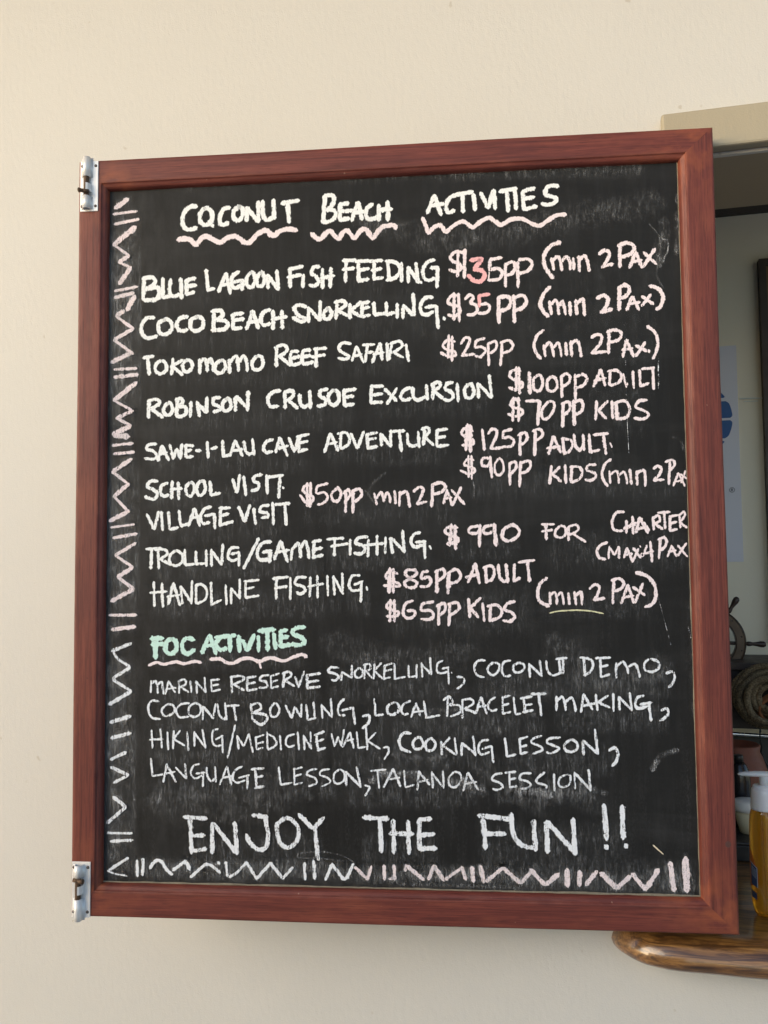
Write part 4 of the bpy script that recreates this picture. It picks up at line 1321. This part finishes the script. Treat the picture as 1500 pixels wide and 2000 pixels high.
# ---- two tower bolts screwed to the left frame rail
def bolt(label, px0, py0, px1, py1, A, B, knob, side):
    """plate between two pixels of the frame face; A, B are sleeve spans as fractions from the top"""
    p, q = loc(px0, py0, 0), loc(px1, py1, 0)
    x0, x1, zt, zb = p.x, q.x, p.z + 0.6, q.z + 0.6
    H = zt - zb
    bm = bmesh.new()
    box(bm, x0, x1, -0.0016, -0.0001, zb, zt)
    plate = link('door_bolt', bm, M_ALU, board, bevel=0.0005)
    plate['label'] = label
    cx = x0 + (x1 - x0) * 0.40
    for n_, (a, b) in enumerate((A, B)):
        bm = bmesh.new()
        ring = []
        za, zb_ = zt - a * H, zt - b * H
        prof = [(-0.0095, -0.0017), (-0.0066, -0.0019), (-0.0060, -0.0034), (-0.0056, -0.0072), (-0.0038, -0.0104), (0, -0.0116), (0.0038, -0.0104), (0.0056, -0.0072), (0.0060, -0.0034), (0.0066, -0.0019), (0.0095, -0.0017)]
        r0 = [bm.verts.new((cx + x, y, za)) for x, y in prof]
        r1 = [bm.verts.new((cx + x, y, zb_)) for x, y in prof]
        for k in range(len(prof) - 1): bm.faces.new((r0[k], r0[k + 1], r1[k + 1], r1[k]))
        o = link('bolt_sleeve', bm, M_ALU, plate, smooth=True)
        so_ = o.modifiers.new('thick', 'SOLIDIFY'); so_.thickness = 0.0009; so_.offset = -1
    # guide between the sleeves, half open
    bm = bmesh.new()
    za, zb_ = zt - A[1] * H - 0.004, zt - B[0] * H + 0.002
    mid = [(0.0012, -0.0114), (0.0038, -0.0104), (0.0056, -0.0072), (0.0060, -0.0034), (0.0066, -0.0019)]
    ka, kb = za + (zb_ - za) * 0.30, za + (zb_ - za) * 0.78
    r0 = [bm.verts.new((cx + x, y, ka)) for x, y in mid]; r1 = [bm.verts.new((cx + x, y, kb)) for x, y in mid]
    for k in range(len(mid) - 1): bm.faces.new((r0[k], r0[k + 1], r1[k + 1], r1[k]))
    o = link('bolt_guide', bm, M_ALU, plate)
    so_ = o.modifiers.new('thick', 'SOLIDIFY'); so_.thickness = 0.0009; so_.offset = -1
    bm = bmesh.new()
    tube(bm, [(cx, -0.0062, zt - (A[0] + 0.05) * H), (cx, -0.0062, zt - (B[1] - 0.03) * H)], 0.0042, 14)
    link('bolt_rod', bm, M_RUST, plate, smooth=False, bevel=0.0004)
    kz = zt - knob * H
    bm = bmesh.new()
    tube(bm, [(cx, -0.008, kz), (cx + side * 0.004, -0.012, kz), (cx + side * 0.0070, -0.0140, kz), (cx + side * (0.0115 if side > 0 else 0.0085), -0.0145, kz), (cx + side * (0.0128 if side > 0 else 0.0096), -0.0145, kz)], [0.0030, 0.0030, 0.0034, 0.0042, 0.0030], 12)
    tube(bm, [(cx - 0.0056, -0.0105, kz + 0.001), (cx + 0.0056, -0.0105, kz - 0.001)], 0.0031, 10)
    link('bolt_knob', bm, M_RUST, plate, smooth=True)
    for fx in (0.11, 0.86):
        for fz in (0.10, 0.90):
            bm = bmesh.new()
            c = (x0 + (x1 - x0) * fx, -0.0017, zt - fz * H)
            pr = [(0.0024, 0.0), (0.0024, 0.0003), (0.0017, 0.0011), (0.0005, 0.0012)]
            rings = [[bm.verts.new((c[0] + r * math.cos(t), c[1] - h, c[2] + r * math.sin(t))) for t in [k * math.pi / 7 for k in range(14)]] for r, h in pr]
            for R0, R1 in zip(rings, rings[1:]):
                for k in range(14): bm.faces.new((R0[k], R0[(k + 1) % 14], R1[(k + 1) % 14], R1[k]))
            bm.faces.new(rings[-1])
            link('screw', bm, M_SCREW, plate, smooth=True)
bolt('aluminium slide bolt on the top left corner of the frame', 158.3, 316.5, 191.8, 412.6, (-0.055, 0.335), (0.715, 0.965), 0.635, -1)
bolt('aluminium slide bolt on the bottom left corner of the frame', 141.5, 1682, 176.5, 1791.5, (0.045, 0.275), (0.655, 1.045), 0.305, 1)

# ------------------------------------------------------------------ soap dispenser on the counter
M_SOAP = NT('amber_liquid_soap_plastic')
_t = M_SOAP
_c = _t.ramp(_t.noise(_t.coord(scale=(30, 30, 9)), 1.0, 3), [(0.3, (0.72, 0.28, 0.012)), (0.6, (0.88, 0.46, 0.04))])
_t.l(_c, _t.b.inputs['Base Color'])
_t.setp(Roughness=0.08, IOR=1.35, Transmission_Weight=0.72, Coat_Weight=0.5, Coat_Roughness=0.05)
M_SOAP = _t.m
M_CAP = plain('white_pump_plastic', (0.80, 0.76, 0.74), 0.35, 0.04, 40, 0.0, Subsurface_Weight=0.15)
M_ORANGE = plain('orange_label', (0.42, 0.095, 0.006), 0.4, 0.15, 60)
M_NAVY = plain('navy_label', (0.022, 0.038, 0.095), 0.4, 0.1, 60)
M_LINE = plain('pale_label_print', (0.40, 0.42, 0.46), 0.5, 0.1, 60)
SP = Vector((0.5555, 0.190, CT))
soap = empty('soap_dispenser', SP, 'bottle of amber liquid soap with a white pump on the counter beside the chalkboard', 'soap dispenser')
soap.scale = (0.90, 0.90, 0.83)
body = [(0.012, 0.0006), (0.019, 0.001), (0.0225, 0.005), (0.0250, 0.014), (0.0268, 0.030), (0.0276, 0.055), (0.0278, 0.100), (0.0276, 0.150), (0.0272, 0.170), (0.0262, 0.184), (0.0235, 0.194), (0.0190, 0.200), (0.0165, 0.203)]
bm = bmesh.new(); lathe(bm, body, n=48, sy=0.72)
link('bottle', bm, M_SOAP, soap, smooth=True)
bm = bmesh.new(); lathe(bm, [(0.0235, 0.196), (0.0238, 0.199), (0.0222, 0.226), (0.0215, 0.232), (0.0205, 0.2345), (0.0195, 0.2348), (0.0192, 0.2385), (0.0180, 0.2395), (0.0100, 0.2400), (0.0092, 0.2410)], n=40)
cap = link('pump_collar', bm, M_CAP, soap, smooth=True)
bm = bmesh.new(); lathe(bm, [(0.0085, 0.238), (0.0082, 0.257), (0.0086, 0.2585)], n=24)
link('pump_stem', bm, M_CAP, soap, smooth=True)
bm = bmesh.new()
rows = []
for x, hw, z0, z1 in ((-0.043, 0.0022, 0.2575, 0.2600), (-0.040, 0.0042, 0.2562, 0.2620), (-0.030, 0.0060, 0.2555, 0.2642), (-0.015, 0.0085, 0.2555, 0.2655), (0.0, 0.0105, 0.2560, 0.2660), (0.014, 0.0105, 0.2565, 0.2655), (0.024, 0.0075, 0.2580, 0.2640), (0.028, 0.0030, 0.2595, 0.2625)):
    zm, hz = (z0 + z1) / 2, (z1 - z0) / 2
    rows.append([bm.verts.new((x, hw * math.cos(a), zm + hz * math.sin(a))) for a in [k * math.pi / 7 for k in range(14)]])
for A, B in zip(rows, rows[1:]):
    for k in range(14): bm.faces.new((A[k], A[(k + 1) % 14], B[(k + 1) % 14], B[k]))
bm.faces.new(rows[0]); bm.faces.new(rows[-1])
link('pump_spout', bm, M_CAP, soap, smooth=True)
bm = bmesh.new(); tube(bm, [(0.001, 0, 0.012), (0.0, 0, 0.10), (-0.001, 0, 0.198)], 0.0032, 10)
link('dip_tube', bm, plain('pale_tube_plastic', (0.75, 0.68, 0.42), 0.4), soap, smooth=True)
def decal(bm, a0, a1, z0f, z1f, grow):
    n = 14
    V = []
    for i in range(n + 1):
        t = i / n
        a = math.radians(a0 + (a1 - a0) * t)
        r = []
        for z in (z0f(t), z1f(t)):
            rad = 0.0279 + grow
            for (r0, h0), (r1, h1) in zip(body, body[1:]):
                if h0 <= z <= h1: rad = r0 + (r1 - r0) * (z - h0) / (h1 - h0) + grow
            r.append(bm.verts.new((rad * math.cos(a), rad * 0.72 * math.sin(a) - grow * 0.3, z)))
        V.append(r)
    for A, B in zip(V, V[1:]): bm.faces.new((A[0], B[0], B[1], A[1]))
bm = bmesh.new(); decal(bm, 178, 232, lambda t: 0.052 + 0.010 * t, lambda t: 0.128 - 0.05 * t * t, 0.0005)
lab = link('label', bm, M_ORANGE, soap)
bm = bmesh.new(); decal(bm, 196, 228, lambda t: 0.060 - 0.005 * t, lambda t: 0.100 - 0.010 * t, 0.0009)
link('label_panel', bm, M_NAVY, lab)
bm = bmesh.new()
for k in range(6):
    z = 0.094 - k * 0.0030
    decal(bm, 200, 224, lambda t, z=z: z - 0.008 * t, lambda t, z=z: z + 0.0009 - 0.008 * t, 0.0013)
decal(bm, 196, 228, lambda t: 0.1000 - 0.010 * t, lambda t: 0.1016 - 0.010 * t, 0.0012)
decal(bm, 226.5, 229, lambda t: 0.0550, lambda t: 0.091, 0.0012)
link('label_print', bm, M_LINE, lab)
bm = bmesh.new(); decal(bm, 192, 222, lambda t: 0.036 - 0.004 * t, lambda t: 0.050 - 0.006 * t, 0.0006)
link('label_foot', bm, M_NAVY, lab)

# ------------------------------------------------------------------ things on the bar behind the bottle
bm = bmesh.new()
bp = at(1446, 1672, 0.44)
dark = empty('storage_box', (bp.x, 0.47, CT), 'low black box at the back of the counter, under the white tub', 'box')
bm = bmesh.new(); box(bm, -0.10, 0.075, -0.03, 0.10, 0.0, 0.030)
link('box_body', bm, plain('black_plastic', (0.012, 0.012, 0.013), 0.5), dark, bevel=0.003)
bm = bmesh.new(); box(bm, -0.103, 0.078, -0.033, 0.103, 0.0302, 0.036)
link('box_lid', bm, plain('black_plastic_lid', (0.016, 0.016, 0.017), 0.45), dark, bevel=0.002)
tp = at(1462, 1612, 0.50)
tb = CT + 0.0362
tub = empty('plastic_tub', (tp.x, 0.50, tb), 'small cream tub with a white lid standing between frame and soap bottle', 'tub')
bm = bmesh.new(); lathe(bm, [(0.010, 0.0), (0.0155, 0.001), (0.0205, 0.02), (0.0225, 0.034), (0.0228, 0.042)], n=28)
link('tub_body', bm, plain('cream_tub_plastic', (0.70, 0.64, 0.44), 0.5), tub, smooth=True)
bm = bmesh.new(); lathe(bm, [(0.0232, 0.0415), (0.0262, 0.042), (0.0272, 0.048), (0.0265, 0.058), (0.0245, 0.0605), (0.008, 0.061)], n=28)
link('tub_lid', bm, plain('white_lid_plastic', (0.78, 0.77, 0.73), 0.4), tub, smooth=True)
kp = at(1446, 1570, 0.54)
bot = empty('dark_bottle', (kp.x, 0.545, tb), 'black round shouldered bottle behind the white tub', 'bottle')
bm = bmesh.new(); lathe(bm, [(0.018, 0.0), (0.021, 0.003), (0.021, 0.085), (0.0195, 0.105), (0.014, 0.118), (0.009, 0.123)], n=28)
link('bottle_body', bm, plain('black_glass', (0.008, 0.008, 0.010), 0.2), bot, smooth=True)
bm = bmesh.new(); lathe(bm, [(0.0092, 0.1232), (0.0092, 0.134), (0.008, 0.136)], n=20)
link('bottle_cap', bm, plain('black_cap', (0.012, 0.012, 0.012), 0.4), bot, smooth=True)
cp = at(1450, 1530, 0.66)
pot = empty('clay_pot', (cp.x, 0.70, CT - 0.09), 'red brown clay pot behind the black bottle', 'pot')
bm = bmesh.new(); lathe(bm, [(0.03, 0.0), (0.05, 0.05), (0.062, 0.13), (0.060, 0.19), (0.048, 0.228), (0.042, 0.24), (0.044, 0.252), (0.040, 0.255), (0.036, 0.24)], n=36)
link('pot_body', bm, plain('red_clay', (0.16, 0.045, 0.02), 0.6, 0.25), pot, smooth=True)
bm = bmesh.new(); box(bm, -0.5, 0.9, 0.0, 0.16, -0.02, 0.0)
tag(link('back_ledge', bm, M_DARKW, off=(0.6, 0.63, CT - 0.0902)), 'narrow dark ledge behind the counter carrying the clay pot', 'ledge')

# ------------------------------------------------------------------ back of the room
pa, pb = at(1440.5, 674.5, RB - 0.002), at(1453, 1097, RB - 0.002)
post = empty('poster', (0.55, RB, pb.z), 'white poster with a blue round emblem pinned to the room wall', 'poster')
bm = bmesh.new(); box(bm, 0.36, pb.x - 0.001, RB - 0.0030, RB - 0.0006, pb.z, pa.z)
link('sheet', bm, M_PAPER, post, off=(-0.55, -RB, -pb.z))
bm = bmesh.new()
cc = at(1374, 819, RB); rr = at(1430.5, 819, RB).x - cc.x; rz = abs(at(1420, 873, RB).z - at(1420, 760, RB).z) / 2
bands = [(759, 777), (783.5, 816.5), (821, 856), (861, 874)]
for y0, y1 in bands:
    za, zb_ = at(1425, y0, RB).z, at(1425, y1, RB).z
    n = 14; R_ = []
    for i in range(n + 1):
        z = za + (zb_ - za) * i / n
        q = (z - cc.z) / (rz * 1.14)
        hw = rr * math.sqrt(max(0.0, 1 - q * q))
        e = min(i, n - i) / n
        hw -= 0.006 * max(0, 1 - e * 6) ** 2
        R_.append((hw, z))
    L_ = [bm.verts.new((cc.x - h, RB - 0.0036, z)) for h, z in R_]; Q_ = [bm.verts.new((cc.x + h, RB - 0.0036, z)) for h, z in R_]
    for i in range(n): bm.faces.new((L_[i], L_[i + 1], Q_[i + 1], Q_[i]))
link('emblem', bm, M_BLUE, post, off=(-0.55, -RB, -pb.z))
bm = bmesh.new()
c = at(1429.5, 957, RB)
k = at(1434.5, 957, RB).x - c.x
tube(bm, [(c.x + k * math.cos(t), RB - 0.0034, c.z + k * math.sin(t)) for t in [i * math.pi / 10 for i in range(20)]], 0.0007, 5, closed=True)
for a_, b_ in (((-.3, -.55), (-.3, .55)), ((-.3, .55), (.25, .45)), ((.25, .45), (.25, .1)), ((.25, .1), (-.3, 0)), ((-.05, 0), (.35, -.55))):
    tube(bm, [(c.x + k * a_[0], RB - 0.0034, c.z + k * a_[1]), (c.x + k * b_[0], RB - 0.0034, c.z + k * b_[1])], 0.0008, 5)
link('registered_mark', bm, M_INK, post, off=(-0.55, -RB, -pb.z))

fa, fb = at(1482, 505.5, RB - 0.03), at(1501, 1255, RB - 0.03)
fr = empty('framed_panel', (fa.x + 0.3, RB, fb.z), 'amber wooden panel in a dark brown frame at the right edge of the room wall', 'framed panel')
bm = bmesh.new()
x0, x1, z0, z1 = fa.x, fa.x + 0.6, fb.z, fa.z
box(bm, x0, x0 + 0.018, RB - 0.03, RB - 0.001, z0, z1); box(bm, x1 - 0.018, x1, RB - 0.03, RB - 0.001, z0, z1)
box(bm, x0 + 0.0182, x1 - 0.0182, RB - 0.0295, RB - 0.001, z1 - 0.018, z1); box(bm, x0 + 0.0182, x1 - 0.0182, RB - 0.0295, RB - 0.001, z0, z0 + 0.018)
link('frame', bm, M_DARKW, fr, off=(-fa.x - 0.3, -RB, -fb.z))
bm = bmesh.new(); box(bm, x0 + 0.0185, x1 - 0.0185, RB - 0.018, RB - 0.002, z0 + 0.0185, z1 - 0.0185)
link('panel', bm, M_AMBER, fr, off=(-fa.x - 0.3, -RB, -fb.z))

# shelf
SY = 1.06
sa, sb = at(1455, 1295, SY), at(1455, 1425, SY)
sh = empty('wall_shelf', (1.0, RB, sb.z), 'dark brown wooden shelf with a deep front board on the room wall', 'shelf')
bm = bmesh.new(); box(bm, 0.30, 1.35, SY, RB - 0.001, sa.z - 0.018, sa.z)
link('shelf_board', bm, M_DARKW, sh, bevel=0.002, off=(-1.0, -RB, -sb.z))
bm = bmesh.new(); box(bm, 0.30, 1.35, SY + 0.012, SY + 0.03, sb.z, sa.z - 0.0185)
link('front_board', bm, plain('black_brown_wood', (0.018, 0.011, 0.009), 0.55, 0.4, 25), sh, bevel=0.002, off=(-1.0, -RB, -sb.z))
ra, rb_ = at(1438, 1433.5, SY - 0.01), at(1500, 1437.5, SY - 0.01)
rl = empty('hanging_rail', (ra.x, SY - 0.01, ra.z), 'thin shiny metal rail under the dark shelf', 'rail')
bm = bmesh.new(); tube(bm, [(-0.35, 0, 0.001), (0, 0, 0), (rb_.x - ra.x, 0, rb_.z - ra.z), (0.6, 0, (rb_.z - ra.z) * 4)], 0.0045, 12)
link('rod', bm, plain('polished_steel', (0.65, 0.65, 0.66), 0.2, 0.05, 50, 1.0), rl, smooth=True)
bm = bmesh.new(); tube(bm, [(-0.30, 0.004, 0.002), (-0.30, 0.035, 0.008)], 0.006, 10)
link('bracket', bm, M_SCREW, rl)
bm = bmesh.new(); tube(bm, [(0.55, 0.004, (rb_.z - ra.z) * 4), (0.55, 0.035, 0.004)], 0.006, 10)
link('bracket', bm, M_SCREW, rl)
kb = at(1455, 1441, RB - 0.03)
bm = bmesh.new(); box(bm, 0.25, 1.4, RB - 0.03, RB - 0.0015, CT - 0.35, kb.z)
tag(link('wall_shade_sheet', bm, plain('shade_sheet_grey', (0.045, 0.042, 0.038), 0.6, 0.2, 10), bevel=0.002), 'added dark sheet standing in for unlit room wall below the metal rail', 'dark sheet')  # added sheet, its dark grey stands in for shade on the wall
hy = SY - 0.016
H_ = lambda x, y: at(x, y, hy)
hang = empty('wire_hanger', H_(1484, 1432), 'black wire hanger hooked over the metal rail', 'hanger')
bm = bmesh.new()
o_ = H_(1484, 1432)
tube(bm, [o_ + Vector((0.004, 0.012, 0.002)), o_ + Vector((0.002, 0.006, 0.008)), o_ + Vector((0, -0.002, 0.004)), H_(1485, 1444), H_(1488, 1460), H_(1486, 1470)], 0.0020, 8)
tube(bm, [H_(1486, 1470), H_(1480, 1486), H_(1470, 1512)], 0.0020, 8)
tube(bm, [H_(1486, 1470), H_(1495, 1488), H_(1512, 1515)], 0.0020, 8)
tube(bm, [H_(1470, 1512), H_(1490, 1515), H_(1512, 1515)], 0.0020, 8)
link('wire', bm, plain('black_wire', (0.012, 0.011, 0.010), 0.4), hang, smooth=True, off=-H_(1484, 1432))

# ship's wheel standing against the room wall on the shelf
wy = 1.16
wc = at(1386, 1254, wy)
k = (at(1456, 1254, wy).x - wc.x)
wh = empty('ship_wheel', wc, 'small brown wooden ship wheel with turned handles on the shelf', 'ship wheel')
M_WHEEL = plain('weathered_brown_wood', (0.115, 0.072, 0.042), 0.5, 0.3, 40)
M_WHD = plain('dark_turned_wood', (0.035, 0.018, 0.011), 0.35, 0.3, 40)
def torus_flat(bm, r0, r1, th, n=64):
    V = []
    for i in range(n):
        a = 2 * math.pi * i / n
        V.append([bm.verts.new((r * math.cos(a), y, r * math.sin(a))) for r, y in ((r0, -th), (r1 - 0.003, -th), (r1, -th + 0.003), (r1, th), (r0, th))])
    for i in range(n):
        A, B = V[i], V[(i + 1) % n]
        for j in range(5): bm.faces.new((A[j], A[(j + 1) % 5], B[(j + 1) % 5], B[j]))
bm = bmesh.new(); torus_flat(bm, k * 0.76, k, 0.007)
rim = link('rim', bm, M_WHEEL, wh)
bm = bmesh.new(); torus_flat(bm, k * 0.985, k * 1.02, 0.0085)
torus_flat(bm, k * 0.72, k * 0.765, 0.0085)
link('rim_band', bm, M_WHD, rim)
bm = bmesh.new(); torus_flat(bm, 0.004, k * 0.22, 0.012)
link('hub', bm, M_WHEEL, wh)
for i in range(6):
    a = math.radians(60 * i - 2)
    d = Vector((math.cos(a), 0, math.sin(a)))
    bm = bmesh.new()
    rs = [0.20, 0.74, 0.78, 1.0, 1.06, 1.12, 1.2, 1.3, 1.42, 1.5, 1.555, 1.57]
    ww = [0.0048, 0.0048, 0.003, 0.003, 0.0062, 0.0062, 0.0045, 0.0058, 0.0082, 0.0080, 0.0050, 0.0015]
    tube(bm, [d * (k * r) for r in rs], ww, 14)
    sp = link('spoke', bm, M_WHD, wh, smooth=True)
    for q in (0.82, 0.94):
        bm = bmesh.new()
        c = d * (k * (0.88)) + Vector((-d.z, 0, d.x)) * (k * 0.2 * (q - 0.88) / 0.06)
        tube(bm, [c + Vector((0, -0.0068, 0)), c + Vector((0, -0.0092, 0))], 0.0026, 10)
        link('peg', bm, M_WHD, rim)

# coil of rope hung in front of the shelf
rp = at(1497, 1358, SY - 0.05)
rope = empty('rope_coil', rp, 'coil of old tan rope hanging in front of the dark shelf', 'rope')
M_ROPE = NT('old_tan_rope')
t = M_ROPE
cc_ = t.ramp(t.noise(t.coord(scale=(260, 260, 260)), 1.0, 3), [(0.3, (0.050, 0.034, 0.018)), (0.55, (0.20, 0.145, 0.080)), (0.75, (0.30, 0.225, 0.13))])
t.l(cc_, t.b.inputs['Base Color']); t.setp(Roughness=0.9)
M_ROPE = t.m
M_ROPE2 = plain('orange_cord', (0.23, 0.085, 0.03), 0.8, 0.3, 90)
bm = bmesh.new()
for j in range(9):
    R1 = (0.072, 0.065, 0.058, 0.070, 0.062, 0.049, 0.040, 0.031, 0.052)[j]
    off = Vector((random.uniform(-.004, .004), -0.012 * (j // 2) - 0.004 * j, random.uniform(-.004, .004)))
    pts = [[], [], []]
    n = 150
    for i in range(n):
        a = 2 * math.pi * i / n
        wr = 1 + 0.04 * math.sin(3 * a + j)
        c = Vector((R1 * wr * math.cos(a) * 1.05, 0.006 * math.sin(2 * a + j), R1 * wr * math.sin(a) * 0.98)) + off
        rad = Vector((math.cos(a), 0, math.sin(a)))
        for s in range(3):
            ph = a * 26 + s * 2 * math.pi / 3
            pts[s].append(c + (rad * math.cos(ph) + Vector((0, 1, 0)) * math.sin(ph)) * 0.0042)
    for s in range(3): tube(bm, pts[s], 0.0046, 7, closed=True)
link('coil', bm, M_ROPE, rope, smooth=True)
bm = bmesh.new()
for j in range(3):
    pts = []
    for i in range(60):
        a = 2 * math.pi * i / 60
        pts.append(Vector((0.018 + 0.045 * math.cos(a), -0.05 - 0.006 * j, -0.028 + (0.040 - 0.004 * j) * math.sin(a))))
    tube(bm, pts, 0.0038, 8, closed=True)
link('cord', bm, M_ROPE2, rope, smooth=True)
bm = bmesh.new()
tube(bm, [(0, 0.05, 0.056), (0, -0.02, 0.058)], 0.004, 10)
link('hook', bm, M_SCREW, rope)
